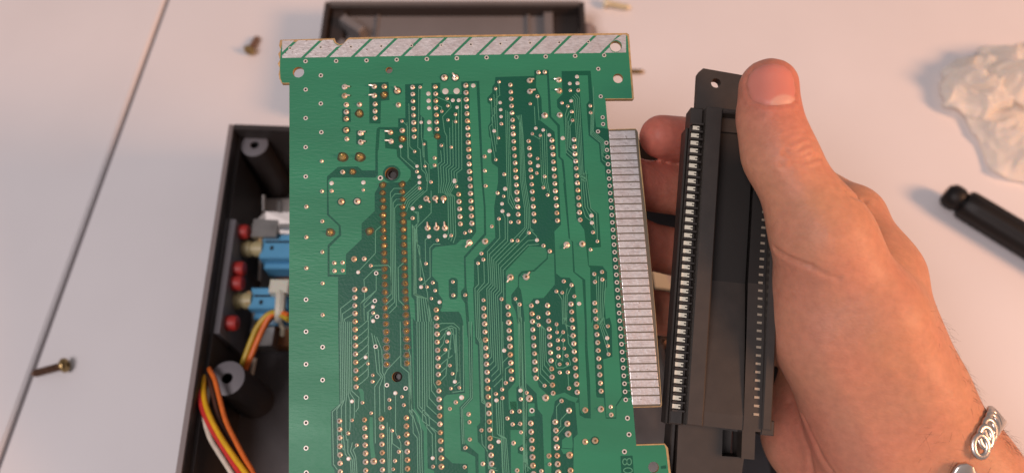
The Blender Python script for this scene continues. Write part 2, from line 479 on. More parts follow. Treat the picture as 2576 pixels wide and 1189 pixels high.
bundle('K 390,520 398,705 364,740 380,1189', 'K 445,480 450,690 384,768 396,1189', 2)
bundle('H 390,860 400,980 360,1010 370,1189 C 1275,190', 'H 610,300 615,1060 560,1100 565,1189 C 1362,190', 8)
bundle('C 1320,190 1345,215 1350,490 1330,530', 'C 1360,190 1395,215 1405,510 1385,570', 4)
bundle('H 350,290 490,350 500,400 410,500 430,660 450,700', 'H 340,370 400,400 400,440 402,445 402,450 402,460', 2)
bundle('H 50,360 60,820 110,870 110,871', 'H 30,560 40,940 130,1020 131,1021', 2)
bundle('H 155,200 155,480 150,560 145,830 170,850 185,1060 230,1110 240,1189', 'H 210,800 215,960 240,990 260,1010 262,1040 264,1060 266,1120 268,1189', 3)
trace('G 845,830 850,930 995,1060'); trace('G 870,550 920,600 930,940 995,1000')
bundle('J 590,80 520,80 490,115 497,960 440,1010', 'J 590,215 550,215 525,245 540,1060 480,1120', 4)
bundle('J 720,40 600,150 590,160', 'J 770,100 650,200 625,270', 5)
trace('J 800,0 795,95 700,180 650,240'); trace('J 830,100 830,285 710,405 715,545 735,565 740,830')
bundle('J 680,270 715,290 720,370 680,410 685,960 720,990 725,1189', 'J 690,275 725,280 728,350 705,400 705,500 800,960 820,1189', 2)
bundle('J 672,380 688,960 712,985 718,1189', 'J 700,420 706,960 800,1000 835,1189', 6)
trace('J 815,480 780,510 785,700'); trace('J 908,545 850,545 820,575 822,820 750,890')
trace('J 410,395 365,435 365,620 225,770'); trace('J 330,725 470,720 490,740 500,960'); trace('J 420,755 350,760 270,840 275,920')
trace('J 372,790 372,930 270,1040 275,1189'); trace('J 275,930 275,1000 240,1040 245,1189'); trace('J 600,700 555,740 560,1010 610,1060')
bundle('J 190,990 75,1080 80,1189', 'J 190,1120 105,1170 108,1189', 3)
bundle('J 370,930 240,1040 245,1189', 'J 370,1120 325,1150 330,1189', 4)
bundle('E 520,31 528,655 462,720 470,1120 500,1160', 'E 605,31 610,560 665,610 660,690 640,720 640,1000', 7)
for k in range(8):
    trace('E 645,%d 690,%d 735,%d 738,%d' % (92 + 62 * k, 60 + 62 * k, 18 + 62 * k, -40 + 62 * k))
bundle('E 762,120 785,250 803,420 835,455 785,530 790,960', 'E 800,150 840,250 846,420 862,455 858,530 862,720', 3)
trace('E 980,31 985,290 880,400 860,440'); trace('E 985,300 985,370 1045,420 1050,700 1075,740')
bundle('E 1040,230 1060,300 1065,690 1120,760 1140,860 1150,1189', 'E 1050,400 1050,720 1075,760 1080,880 1110,920 1115,1189', 3)
for k in range(6):
    trace('E %d,31 %d,%d 1270,%d' % (1232 - 17 * k, 1236 - 17 * k, 500 + 58 * k, 562 + 63 * k))
bundle('E 1125,31 1130,680 1200,750 1205,830 1250,880 1255,1120', 'E 1108,31 1115,690 1175,760 1185,840 1225,890 1228,1070', 2)
bundle('E 1265,65 1290,45 1390,45 1430,80 1440,560', 'E 1270,250 1310,200 1330,100 1360,85 1380,130', 4)
bundle('E 1275,310 1360,240 1370,130 1350,120', 'E 1275,498 1330,440 1340,320 1380,290', 4)
bundle('E 1400,130 1410,420 1400,480', 'E 1460,60 1465,560 1380,570', 3)
bundle('E 545,900 560,1040 600,1100 605,1189', 'E 650,980 620,1010 640,1060 650,1189', 4)
bundle('E 920,870 920,960 1000,1020 1000,1189', 'E 945,580 945,880 985,960 985,1189', 2); bundle('E 880,800 890,1189', 'E 915,870 910,1189', 3)
bundle('N 497,122 505,245 488,262', 'N 600,122 612,440 540,512', 7); bundle('N 407,122 432,165 446,630 470,648', 'N 434,122 452,165 458,600 476,636', 3); trace('N 525,520 530,900 600,920 610,1189')
bundle('N 610,0 615,230', 'N 622,0 622,230', 1); trace('N 660,270 612,320 610,520'); trace('N 670,345 632,370 632,480')
bundle('N 740,0 755,500 770,560 780,1100 830,1160', 'N 780,0 792,510 800,560 800,600 790,1189', 3)
bundle('N 560,630 570,880 605,910 615,1189', 'N 610,610 620,900 640,920 660,1189', 4)
bundle('N 345,0 358,595 285,675 295,960', 'N 365,0 372,600 296,685 308,960', 2)
bundle('N 445,880 450,960 490,1010 500,1150 570,1170', 'N 475,640 480,1000 490,1020 505,1140 560,1150', 2)
bundle('I 940,180 945,500', 'I 950,180 955,500', 1)
bundle('H 1010,130 1020,270 980,310 1000,720', 'H 930,330 945,570 910,610 970,950', 4)
bundle('I 120,490 150,540 165,1189 K 818,2', 'I 170,480 190,700 215,1189 K 866,2', 4); bundle('I 5,430 18,1189 D 420,260 455,310', 'I 40,450 58,1189 D 440,200 480,300', 3)
bundle('I 310,390 320,590', 'I 345,300 360,540', 2); bundle('I 300,700 370,740 390,1120', 'I 430,650 430,900 460,930 ', 1)
bundle('I 370,720 390,1189 D 690,140', 'I 440,640 450,1189 D 735,190', 4)
bundle('I 670,390 640,480 650,880 740,960', 'I 720,540 690,600 700,800 735,830', 4)
bundle('I 750,250 790,300 830,1100 870,1189', 'I 700,300 730,330 790,1120 830,1189', 4)
bundle('I 915,470 910,690 1020,780 1035,960 1090,1000', 'I 950,390 940,660 1060,760 1060,840 1090,850', 4)
bundle('D 975,60 985,290 1010,370 1060,410', 'D 1010,20 1050,305 1095,345 1100,545', 4)
bundle('D 1090,815 1105,1189', 'D 1165,850 1140,1189', 5); bundle('F 1105,0 1120,60 1185,280', 'F 1150,0 1155,50 1180,70', 4)
bundle('D 800,950 830,1000 835,1189', 'D 905,895 870,970 865,1189', 4); bundle('F 835,0 870,60 915,80', 'F 860,0 880,200 925,260', 3)
bundle('F 615,30 660,70 665,430 745,510', 'F 660,50 700,90 710,330 750,390', 4); trace('F 645,275 650,470 695,520')
trace('F 790,55 792,110'); trace('F 840,115 800,170 800,171'); trace('F 840,180 835,330 800,300'); trace('F 790,320 780,350 790,385 840,385 895,360 890,330 870,300'); trace('F 875,420 882,540')
trace('F 826,636 788,680 790,790'); trace('F 880,715 820,780 820,830 785,862'); trace('F 870,812 790,900')
bundle('D 475,1000 490,1040 500,1189', 'D 510,1040 512,1100 520,1189', 3); bundle('F 495,0 505,530 530,560 535,1189', 'F 520,0 528,540 545,570 560,1140', 3)
for k in range(36):
    pass
TR.build('trace_lines', 'trace', board)
tag(board.children[-1], kind='stuff')
# stencilled digits in the copper: 8 over 0, turned on their side
DG = MB()
def ringstroke(s, rx, ry):
    c = pts(s)[0]
    q = [BP.uv(c[0] + rx * math.cos(a), c[1] + ry * math.sin(a)) for a in [2 * math.pi * i / 20 for i in range(21)]]
    DG.ribbon(q, 0.00030, 5.5 * ZW)
ringstroke('T 955,685', 5.2, 7.4); ringstroke('T 1100,680', 5.6, 8.2); ringstroke('T 1060,970', 11, 6.4)
DG.build('copper_digits', 'trace', board)
o_ = board.children[-1]; o_['label'] = 'digits 0 and 8 lettered in pale green on dark'

# edge contacts, one strip per finger
tl, bl = bd('B 1292,868')[0], bd('F 1364,597')[0]
tr_, br = bd('B 1492,864')[0], bd('F 1576,594')[0]
def edge_pt(i, side):
    t = (i - 1) / 34.0
    return (tl.lerp(bl, t) if side == 0 else tr_.lerp(br, t))
for i in range(36):
    a, b, c, d = edge_pt(i, 0), edge_pt(i, 1), edge_pt(i + 1, 1), edge_pt(i + 1, 0)
    if i == 0:
        a, b = bd('B 1289,802')[0], bd('B 1487,797')[0]
    if i == 35:
        d, c = bd('F 1368,671')[0], bd('F 1581,666')[0]
    g = 0.00020
    poly = [a + Vector((0, -g)), d + Vector((0, g)), c + Vector((0, g)), b + Vector((0, -g))]
    f = MB()
    cen = sum(poly, Vector((0, 0))) / 4
    inn = [p + (cen - p).normalized() * 0.00016 for p in poly]
    f.add([(*p, 0.00001) for p in poly] + [(*p, 0.00004) for p in poly] + [(*p, 0.00007) for p in inn],
          [(0, 1, 5, 4), (1, 2, 6, 5), (2, 3, 7, 6), (3, 0, 4, 7), (4, 5, 9, 8), (5, 6, 10, 9), (6, 7, 11, 10), (7, 4, 8, 11), (8, 9, 10, 11)])
    f.build('contact_finger', 'tin', board)
# tinned strips along the top
for k in range(-1, 14):
    def line(kk, y):   # slanted green joint number kk at height fraction y
        return (1143.4 + 96.2 * kk) * (1 - y) + (1072.4 + 96.2 * kk) * y
    def pp(x, y):
        yt = 158 + (135 - 158) * (x - 1080) / (2410 - 1080); yb = 224.5 + (203.5 - 224.5) * (x - 1080) / (2410 - 1080)
        return (x, yt + (yb - yt) * y)
    hw = 7.0
    q = [(line(k, 0) + hw, 0), (line(k + 1, 0) - hw, 0), (line(k + 1, 1) - hw, 1), (line(k, 1) + hw, 1)]
    # clip to the board's ends
    lo, hi = 1089.0, 2416.0
    out = []
    for i in range(4):
        (x0, y0), (x1, y1) = q[i], q[(i + 1) % 4]
        for lim, keep in ((lo, 1), (hi, -1)):
            pass
        out.append((x0, y0)); out.append(((x0 + x1) / 2, (y0 + y1) / 2))
    def clip(poly, lim, sgn):
        r = []
        for i in range(len(poly)):
            p, s = poly[i], poly[(i + 1) % len(poly)]
            ip, is_ = (p[0] - lim) * sgn >= 0, (s[0] - lim) * sgn >= 0
            if ip: r.append(p)
            if ip != is_:
                t = (lim - p[0]) / (s[0] - p[0]); r.append((lim, p[1] + t * (s[1] - p[1])))
        return r
    q = clip(clip(q, lo, 1), hi, -1)
    if len(q) < 3: continue
    if k == 2 - 1 + 0: pass
    poly = [BP.uv(*(c / 1.534161 for c in pp(*p))) for p in q]
    hh = []
    if k == 13:
        arc = [(2376.3 + 24 * math.cos(t), .64 + 24 * math.sin(t) / 68) for t in [math.radians(a) for a in range(172, -146, -22)]]
        poly = [BP.uv(*(c / 1.534161 for c in pp(*p))) for p in [(line(13, 0) + hw, 0), (2416, 0), (2416, 1), (line(13, 1) + hw, 1)] + [(min(a_, 2414), b_) for a_, b_ in arc]]
    if k in (1, 2):   # the notch in the top edge bites into this strip
        nt = []
        for p in q:
            nt.append(p)
        if k == 1:
            nt = [(line(1, 0) + hw, 0), (1284, 0), (1291, .2), (1305, .34), (1316, .36), (line(2, .42) - hw, .42), (line(2, 1) - hw, 1), (line(1, 1) + hw, 1)]
        poly = [BP.uv(*(c / 1.534161 for c in pp(*p))) for p in nt]
    if k == 12:
        poly = [BP.uv(*(c / 1.534161 for c in pp(*p))) for p in [(line(12, 0) + hw, 0), (line(13, 0) - hw, 0), (line(13, .5) - hw, .5), (line(13, .62) - hw - 8, .72), (line(13, 1) - hw, 1), (line(12, 1) + hw, 1)]]
    MB().prism(poly, 0.00001, 3 * ZW, hh).build('tinned_strip', 'tin', board)

# plated holes
def via_mesh():
    mb = MB()
    R0, r0, n = 1.0, 0.56, 14
    vs = []; fs = []
    for rr, z in ((R0, 0.0), (R0 * .93, 0.10), (r0, 0.12), (r0 * .9, 0.02)):
        for i in range(n):
            a = 2 * math.pi * i / n
            vs.append((rr * math.cos(a), rr * math.sin(a), z))
    for j in range(3):
        for i in range(n):
            k = (i + 1) % n
            fs.append((j * n + i, j * n + k, (j + 1) * n + k, (j + 1) * n + i))
    fs.append(tuple(3 * n + i for i in range(n)))
    mb.add(vs, fs)
    me = mb.mesh('via', 'flatpad')
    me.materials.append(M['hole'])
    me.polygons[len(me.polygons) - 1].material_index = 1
    return me
VIA = via_mesh()
vlist = bd3('A 256,272,17 490,270,17 722,266,17 953,260,17 1183,255,17 1412,250,17 B 125,248,17 352,243,17 580,240,17 804,236,17 1029,231,17 1251,226,16 '
            'A 373,380,17 257,488,17 373,595,17 257,706,17 377,814,17 257,928,17 257,1152,17 C 258,62,17 260,1001,18 828,73,20 796,800,17 786,1010,17 803,1131,17 '
            'E 260,108,18 387,226,18 260,357,18 387,477,18 260,609,18 260,803,19 260,997,19 262,1185,19 792,222,17 878,516,17 1021,541,17 '
            'B 1206,330,16 1225,540,16 1240,700,16 1243,752,16 1204,808,16 F 1330,768,19 1342,893,19 1307,1024,19 600,710,20')
DOT = bd3('A 138,172,9 372,165,9 603,162,9 835,157,9 1065,152,9 1292,150,9 B 8,148,9 232,143,9 458,138,9 685,132,9 908,128,9 1130,122,9')
for v in vlist:
    link('via', VIA, board, Matrix.Translation((v[0], v[1], 4.2 * ZW)) @ Matrix.Diagonal((v[2], v[2], v[2] * .5, 1)))
for v in DOT:
    link('via', VIA, board, Matrix.Translation((v[0], v[1], 3.3 * ZW)) @ Matrix.Diagonal((v[2] * 1.5, v[2] * 1.5, v[2] * .5, 1)))
lead = MB()
for i in range(36):
    a, d = edge_pt(i, 0), edge_pt(i + 1, 0)
    c = (a + d) / 2
    if i == 0: continue
    off = (26 + 22 * i / 35.0) / 1.9813 / 1.534161 / F * 0.243
    link('via', VIA, board, Matrix.Translation((c.x - off, c.y, 3.2 * ZW)) @ Matrix.Diagonal((0.00072, 0.00072, 0.0004, 1)))
    lead.ribbon([(c.x - off + .0006, c.y + 0.0003), (c.x, c.y + 0.0003)], 0.00028, 2.6 * ZW)
tag(lead.build('finger_trace_lines', 'trace', board), kind='stuff')
# raised collars round the screw holes
for h, nm in zip(HOLES[4:5] + PLUGS, ('mask', 'bare', 'bare')):
    mb = MB(); R = h[2]
    mb.prism(circle(h, R * 1.30, 24), 0.00003, 4.6 * ZW, [circle(h, R, 24)])
    mb.build('hole_collar', nm, board)
for h in PLUGS:
    mb = MB(); mb.lathe([(h[2] * .98, -0.006), (h[2] * .98, -0.0012), (h[2] * .6, -0.0009), (h[2] * .55, -0.0022), (0.0001, -0.0022)], 20, Matrix.Translation((h[0], h[1], 0)))
    mb.build('screw_post', 'black', board, True)

# solder joints
def joint_mesh(seed, matn):
    rnd = random.Random(seed)
    mb = MB()
    n = 10
    vs = []; fs = []
    ox, oy = rnd.uniform(-.16, .16), rnd.uniform(-.16, .16)
    prof = [(1.0, 0.0), (.97, .16), (.80, .36), (.55, .52), (.36, .66), (.30, .95), (.12, 1.02)]
    for j, (r, h) in enumerate(prof):
        for i in range(n):
            a = 2 * math.pi * i / n
            q = r * (1 + rnd.uniform(-.05, .05))
            vs.append((q * math.cos(a) + ox * h, q * math.sin(a) + oy * h, h))
    for j in range(len(prof) - 1):
        for i in range(n):
            k = (i + 1) % n
            fs.append((j * n + i, j * n + k, (j + 1) * n + k, (j + 1) * n + i))
    fs.append(tuple((len(prof) - 1) * n + i for i in range(n)))
    mb.add(vs, fs)
    me = mb.mesh('solder_joint', matn)
    me.shade_smooth()
    me.materials.append(M['goldpin' if matn == 'flux' else 'pinend'])
    for p in me.polygons[(len(prof) - 3) * n:]: p.material_index = 1
    return me, vs, fs
M['solder2'] = mat('golden_solder', (0.82, 0.62, 0.42), 0.28, metal=0.6, var=0.35, vscale=1200)
M['solder3'] = mat('grey_solder', (0.74, 0.67, 0.60), 0.36, metal=0.5, var=0.3, vscale=1200)
JS = [joint_mesh(s, ('solder', 'solder', 'solder', 'solder2', 'solder3')[s % 5]) for s in range(10)]
JF = [joint_mesh(s, 'flux') for s in range(20, 24)]
FLATP = MB(); FLATP.lathe([(1.0, 0), (.97, .16), (.6, .26), (.05, .28)], 14); FLATP_ME = FLATP.mesh('solder_pad', 'flatpad', True)
joints = []      # x, y, r, kind
def col(s, n, r=20, kind='s', extra=0):
    p = bd(s)
    rr = r / 1.9813 / 1.534161 / F * 0.243
    for i in range(n + extra):
        t = i / (n - 1)
        q = p[0].lerp(p[1], t)
        joints.append((q.x + random.uniform(-1, 1) * 4e-5, q.y + random.uniform(-1, 1) * 4e-5, rr * random.uniform(.95, 1.06), kind))
col('A 1075,470 1087,850', 8); col('A 1248,467 1260,792', 7); col('B 193,458 D 141,420', 20, 21); col('D 40,198 52,424', 5)
col('B 534,453 D 497,408', 20, 20); col('B 675,882 D 617,404', 12, 19); col('B 851,875 D 794,398', 12, 20); col('B 1020,870 D 968,394', 12, 20)
col('C 632,925 E 642,530', 13, 21); col('C 846,128 E 877,358', 24, 19, 'f'); col('C 996,122 E 1034,350', 24, 19, 'f')
col('C 1255,1080 E 1295,1138', 20, 21); col('E 517,790 521,1178', 7, 21, 's', 3); col('E 708,780 716,1168', 7, 21, 's', 3)
col('E 836,773 845,1162', 7, 21, 's', 3); col('E 1027,765 1037,1152', 7, 21, 's', 3); col('D 232,1066 F 290,1115', 20, 21, 's', 2)
col('D 417,1055 F 444,469', 10, 21); col('D 596,1048 F 630,462', 10, 20); col('D 718,1045 F 762,577', 12, 20); col('D 898,1035 F 946,570', 12, 20)
col('D 1079,1028 F 1128,561', 12, 20); col('F 592,808 608,1130', 6, 22, 's', 3); col('F 778,798 797,1118', 6, 22, 's', 3)
def many(s, kind='s', sc=1.0):
    for x, y, r in bd3(s):
        joints.append((x, y, r * sc, kind))
many('A 555,468,24 555,537,24 568,605,22 568,660,22 568,712,22 567,798,24 572,866,20 668,604,22 678,820,24 678,890,24 782,465,22 782,535,22 858,465,22 788,600,20 788,654,20 788,706,20 958,498,26 966,606,22 905,815,22 910,884,22 996,801,22 '
     '540,1118,20 1317,397,26 1401,397,26 1132,470,14 1162,905,12 993,730,14 1090,962,14 1294,915,14 1370,928,14 1243,1011,16 1243,1067,16 1110,1114,14 1168,1073,12 1343,612,14 1298,655,14 1345,720,14 1403,733,14 1402,678,14 1338,558,14 380,1035,16 '
     'B 748,357,18 797,355,18 447,430,14 421,482,14 383,563,12 465,750,15 443,858,13 337,1000,17 341,1109,14 423,1024,14 487,1133,14 740,540,16 686,597,14 796,687,26 912,683,24 682,420,24 684,502,24 905,415,24 908,498,24 992,495,14 1052,495,16 929,590,14 972,615,14 1004,657,15 1009,723,15 1145,612,15 1148,665,15 702,826,14 763,838,13 742,1015,14 736,1127,14 796,1152,14 '
     'C 382,175,17 262,292,18 384,404,17 262,525,18 384,638,17 262,761,18 386,877,17 386,1118,17 456,172,17 698,165,14 530,255,26 651,252,26 627,692,24 705,690,20 475,722,18 539,720,18 477,782,18 541,780,16 755,743,16 707,925,24 773,1103,16 1108,25,16 1128,152,14 1215,104,15 1411,138,14 1134,293,15 1075,380,17 1180,232,24 1248,228,24 1312,230,24 1190,455,24 1258,455,24 1322,455,24 1264,548,15 1369,512,15 1177,727,15 1135,845,15 1185,905,14 1229,872,16 1247,932,15 1219,993,14 1382,866,15 1386,968,17 ')
many('E 733,353,14 770,441,15 768,490,16 691,650,15 758,730,15 612,784,15 582,884,17 648,974,15 993,605,14 897,628,16 899,690,16 1008,668,16 918,863,15 968,912,14 970,1024,17 940,1094,17 927,1158,15 778,1097,28 1325,246,16 1338,183,16 1360,366,15 1380,429,15 1367,542,15 1432,535,15 1405,647,17 1360,697,16 1231,1138,16 1475,995,15 1472,1143,15 '
     'D 240,18,16 388,45,16 337,188,16 383,213,14 347,385,15 438,410,15 293,443,15 246,134,16 87,493,15 127,478,17 121,567,26 242,557,26 214,650,16 229,696,16 187,724,15 447,551,15 490,551,16 578,492,15 636,35,14 697,62,15 687,147,15 720,203,15 24,138,14 435,832,28 556,828,28 737,632,18 688,590,17 866,583,26 985,577,26 1066,488,16 1100,556,15 1048,620,15 1076,806,17 1135,790,17 1081,866,17 1138,848,17 843,862,17 902,890,17 787,938,16 831,948,15 924,976,16 90,966,16 368,997,17 473,995,15 506,1038,17 648,1137,17 229,1005,16 '
     'F 652,58,16 788,52,16 792,113,15 838,112,16 798,174,17 840,174,15 801,236,17 847,236,15 803,296,17 865,292,16 811,357,15 870,353,14 814,420,16 874,418,17 883,540,17 696,520,16 1180,67,16 1180,217,16 1185,280,16 400,499,17 372,549,17 325,583,17 375,614,17 560,574,16 515,623,17 580,618,28 704,613,28 447,719,17 505,716,18 413,770,17 452,815,17 510,811,18 516,876,16 459,958,19 521,1003,16 214,860,17 225,1117,19 487,1168,19 672,1172,18 730,1056,21 735,1120,16 826,636,18 883,710,24 870,810,24 876,888,26 888,1050,28 895,1168,24 1006,948,24 1082,940,26 1007,707,24 1127,700,26 1202,682,17 1206,743,19 116,738,19 122,799,17 125,930,17 94,993,16 86,1141,16 18,647,18')
many('A 540,1003,30 672,1003,30 668,670,24 858,530,22 996,865,22 616,1115,20 1264,845,18 C 445,488,26 746,480,24', 'f')
many('A 1325,502,25 1411,500,25 1195,520,18 1197,574,18 1199,628,16 1201,737,18 1203,790,18 1140,738,14 985,922,14 1108,1073,14 1125,1155,14 1382,570,16 1427,570,16 1414,624,14 1395,1180,14 '
     'B 250,458,18 456,588,14 460,642,14 463,695,14 410,804,15 375,957,17 988,442,15 1043,390,16 1047,440,16 998,575,14 728,783,14 785,797,14 831,835,15 934,859,17 745,1070,16 '
     'C 455,113,18 698,108,18 658,792,16 771,1056,16 773,1165,16 1125,65,16 1127,108,15 1394,100,15 1075,306,17 1200,520,17 1322,515,17 1139,905,16 1280,1020,16 '
     'E 772,26,16 715,304,16 611,640,16 584,1078,17 942,577,17 1350,120,16 1397,490,16 1449,612,19 1228,1073,16 '
     'D 395,156,17 371,270,15 374,326,16 420,354,15 638,547,16 1055,360,17 1058,415,16 960,1032,17 640,1018,16 F 1175,157,17 387,252,17 328,632,17 512,557,17 345,947,17 62,610,20', 'w')
joints.sort(key=lambda j: -j[2])
SM = {'s': MB(), 'f': MB(), 'w': MB()}
zj = 4.4 * ZW
jobj = []
for i, (x, y, r, k) in enumerate(joints):
    rz = random.uniform(0, 6.28)
    if k == 'w':
        h = r * 0.35; me = FLATP_ME
    else:
        h = r * random.uniform(.65, 1.15) * (1.5 if k == 'f' else 1); me, jv, jf = (random.choice(JS) if k == 's' else random.choice(JF))
    r *= 0.98
    mw = Matrix.Translation((x, y, zj)) @ Matrix.Rotation(rz, 4, 'Z') @ Matrix.Diagonal((r, r, h, 1))
    if i < 300:
        jobj.append((x, y, link('solder_joint', me, board, mw)))
    else:
        if k == 'w':
            SM['w'].add([mw @ Vector(v) for v in FLATP.v], FLATP.f)
        else:
            SM[k].add([mw @ Vector(v) for v in jv], jf)
for k, m_ in (('s', 'solder'), ('w', 'flatpad'), ('f', 'flux')):
    if SM[k].v:
        o = SM[k].build('small_solder_joints', m_, board); o.data.shade_smooth(); tag(o, kind='stuff')
        if k != 'w':
            o.data.materials.append(M['pinend'])
            for q in o.data.polygons:
                if q.index % 61 >= 40: q.material_index = 1
# brown flux residue left round the reworked pins
M['residue'] = mat('flux_residue', (0.050, 0.052, 0.018), 0.25, var=0.4, vscale=700, spec=0.6)
RS = MB()
for (x, y, r, k) in joints:
    if k == 'f':
        ph = random.uniform(0, 6.28)
        RS.prism([(x + r * (1.42 + .16 * math.sin(3 * a + ph)) * math.cos(a), y + r * (1.42 + .16 * math.sin(2 * a + ph)) * math.sin(a)) for a in [2 * math.pi * i / 14 for i in range(14)]], 0.00003, 4.3 * ZW)
tag(RS.build('flux_residue', 'residue', board), kind='stuff')
# clipped leads left bent over on the bigger joints
LEADS = ('A 555,468 598,470 555,537 598,538 782,465 742,459 782,535 742,534 905,815 866,808 910,884 866,880 678,820 716,812 678,890 718,886 958,498 940,470 1401,397 1381,368 '
         'C 1180,232 1209,264 1248,228 1262,266 1312,230 1312,266 1190,455 1188,414 1258,455 1255,417 1322,455 1317,410 '
         'B 682,420 714,412 684,502 726,493 905,415 869,412 908,498 876,493 D 121,567 93,604 435,832 411,870 556,828 582,792 866,583 843,614')
lp = bd(LEADS)
for a, b in zip(lp[::2], lp[1::2]):
    mb = MB(); mb.tube([(a.x, a.y, 0.0006), ((a.x + b.x) / 2, (a.y + b.y) / 2, 0.0009), (b.x, b.y, 0.0007)], [0.0004, 0.00033, 0.00028], 7)
    mb.build('clipped_lead', 'solder', board, True)
# dark flux-free rings round a few joints
for x, y, r in bd3('A 567,798,33 1317,397,34 1401,397,33 958,498,34 668,670,33 540,1003,36 672,1003,38 C 530,255,33 651,252,33 F 1082,940,33'):
    MB().prism(circle((x, y), r, 20), 0.00003, 4.1 * ZW).build('copper_clearing', 'bare', board)

# ================================================================== console shell
def build_shell():
    z = 0.055
    a = at_z(575, 312, z); r = at_z(1610, 350, z); b = at_z(440, 1189, z)
    u = (r - a).normalized()
    v = (b - a).normalized()
    W_, L_ = 0.256, 0.235
    base = Vector((a.x, a.y, 0))
    root = empty('console_shell', Matrix.Translation(base + (u * W_ + v * L_) * .5), 'open dark grey plastic console base shell lying under the circuit board', 'console')
    inv = root.matrix_world.inverted()
    def P(s, t, zz):
        return inv @ (base + u * s + v * t + Vector((0, 0, zz)))
    def slab(name, s0, s1, t0, t1, z0, z1, m='shell', parent=root):
        mb = MB()
        vs = [P(s, t, zz) for zz in (z0, z1) for s, t in ((s0, t0), (s1, t0), (s1, t1), (s0, t1))]
        mb.add(vs, [(0, 1, 2, 3), (7, 6, 5, 4), (4, 5, 1, 0), (5, 6, 2, 1), (6, 7, 3, 2), (7, 4, 0, 3)])
        return mb.build(name, m, parent)
    T = 0.0028
    slab('floor', T, W_ - T, T, L_ - T, 0.0005, 0.0035, 'shellfloor')
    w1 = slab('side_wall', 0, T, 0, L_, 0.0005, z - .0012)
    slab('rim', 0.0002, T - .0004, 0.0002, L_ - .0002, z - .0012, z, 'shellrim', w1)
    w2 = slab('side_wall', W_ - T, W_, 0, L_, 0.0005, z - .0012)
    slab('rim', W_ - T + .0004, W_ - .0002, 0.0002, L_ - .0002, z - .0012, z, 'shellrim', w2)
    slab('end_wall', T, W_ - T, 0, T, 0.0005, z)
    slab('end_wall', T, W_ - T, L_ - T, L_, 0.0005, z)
    # inner skirt a little below the rim
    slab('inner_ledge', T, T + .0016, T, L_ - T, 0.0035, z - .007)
    # screw bosses
    for (x, y, zz, R) in ((640, 364, 0.047, 0.0066), (571, 950, 0.045, 0.0075)):
        c = inv @ at_z(x, y, zz)
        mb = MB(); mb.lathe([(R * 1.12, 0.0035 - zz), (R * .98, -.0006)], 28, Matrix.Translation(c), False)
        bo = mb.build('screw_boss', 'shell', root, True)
        mb = MB(); mb.lathe([(R * .98, -.0007), (R, -.0006), (R, -.0001), (R * .97, 0), (R * .34, 0), (R * .31, -.0003), (R * .30, -.008), (0.00005, -.008)], 28, Matrix.Translation(c), False)
        f = mb.build('boss_face', 'washer', bo, True)
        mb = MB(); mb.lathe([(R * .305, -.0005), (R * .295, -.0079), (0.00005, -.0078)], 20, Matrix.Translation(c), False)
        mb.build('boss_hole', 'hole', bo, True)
    # front panel bracket behind the rim
    p0, p1 = inv @ at_z(594, 552, 0.047), inv @ at_z(552, 838, 0.047)
    mb = MB()
    d = (p1 - p0).normalized(); nn = Vector((d.y, -d.x, 0)).normalized()
    if nn.x > 0: nn = -nn
    q = [p0, p1, p1 + nn * .0075, p0 + nn * .0075]
    mb.add([(*p.xy, 0.0035 - 0.0) for p in q] + [(*p.xy, 0.047) for p in q[:2]] + [(*p.xy, 0.049) for p in q[2:]],
           [(3, 2, 1, 0), (4, 5, 6, 7), (0, 1, 5, 4), (1, 2, 6, 5), (2, 3, 7, 6), (3, 0, 4, 7)])
    mb.build('panel_bracket', 'washer', root)
    # red rubber caps poking out of the bracket
    for (x, y) in ((607, 583), (596, 676), (592, 712), (578, 812)):
        c = inv @ at_z(x, y, 0.040)
        mb = MB()
        m = Matrix.Translation(c) @ Matrix.Rotation(math.radians(90), 4, 'Y')
        mb.lathe([(0.0026, -.0062), (0.0034, -.0048), (0.0036, .0022), (0.0031, .0036), (0.0014, .0042), (.0001, .0042)], 16, m)
        mb.build('rubber_cap', 'red', root, True)
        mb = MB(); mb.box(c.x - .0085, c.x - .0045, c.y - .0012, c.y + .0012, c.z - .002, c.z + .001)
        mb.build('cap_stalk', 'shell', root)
    return root
build_shell()

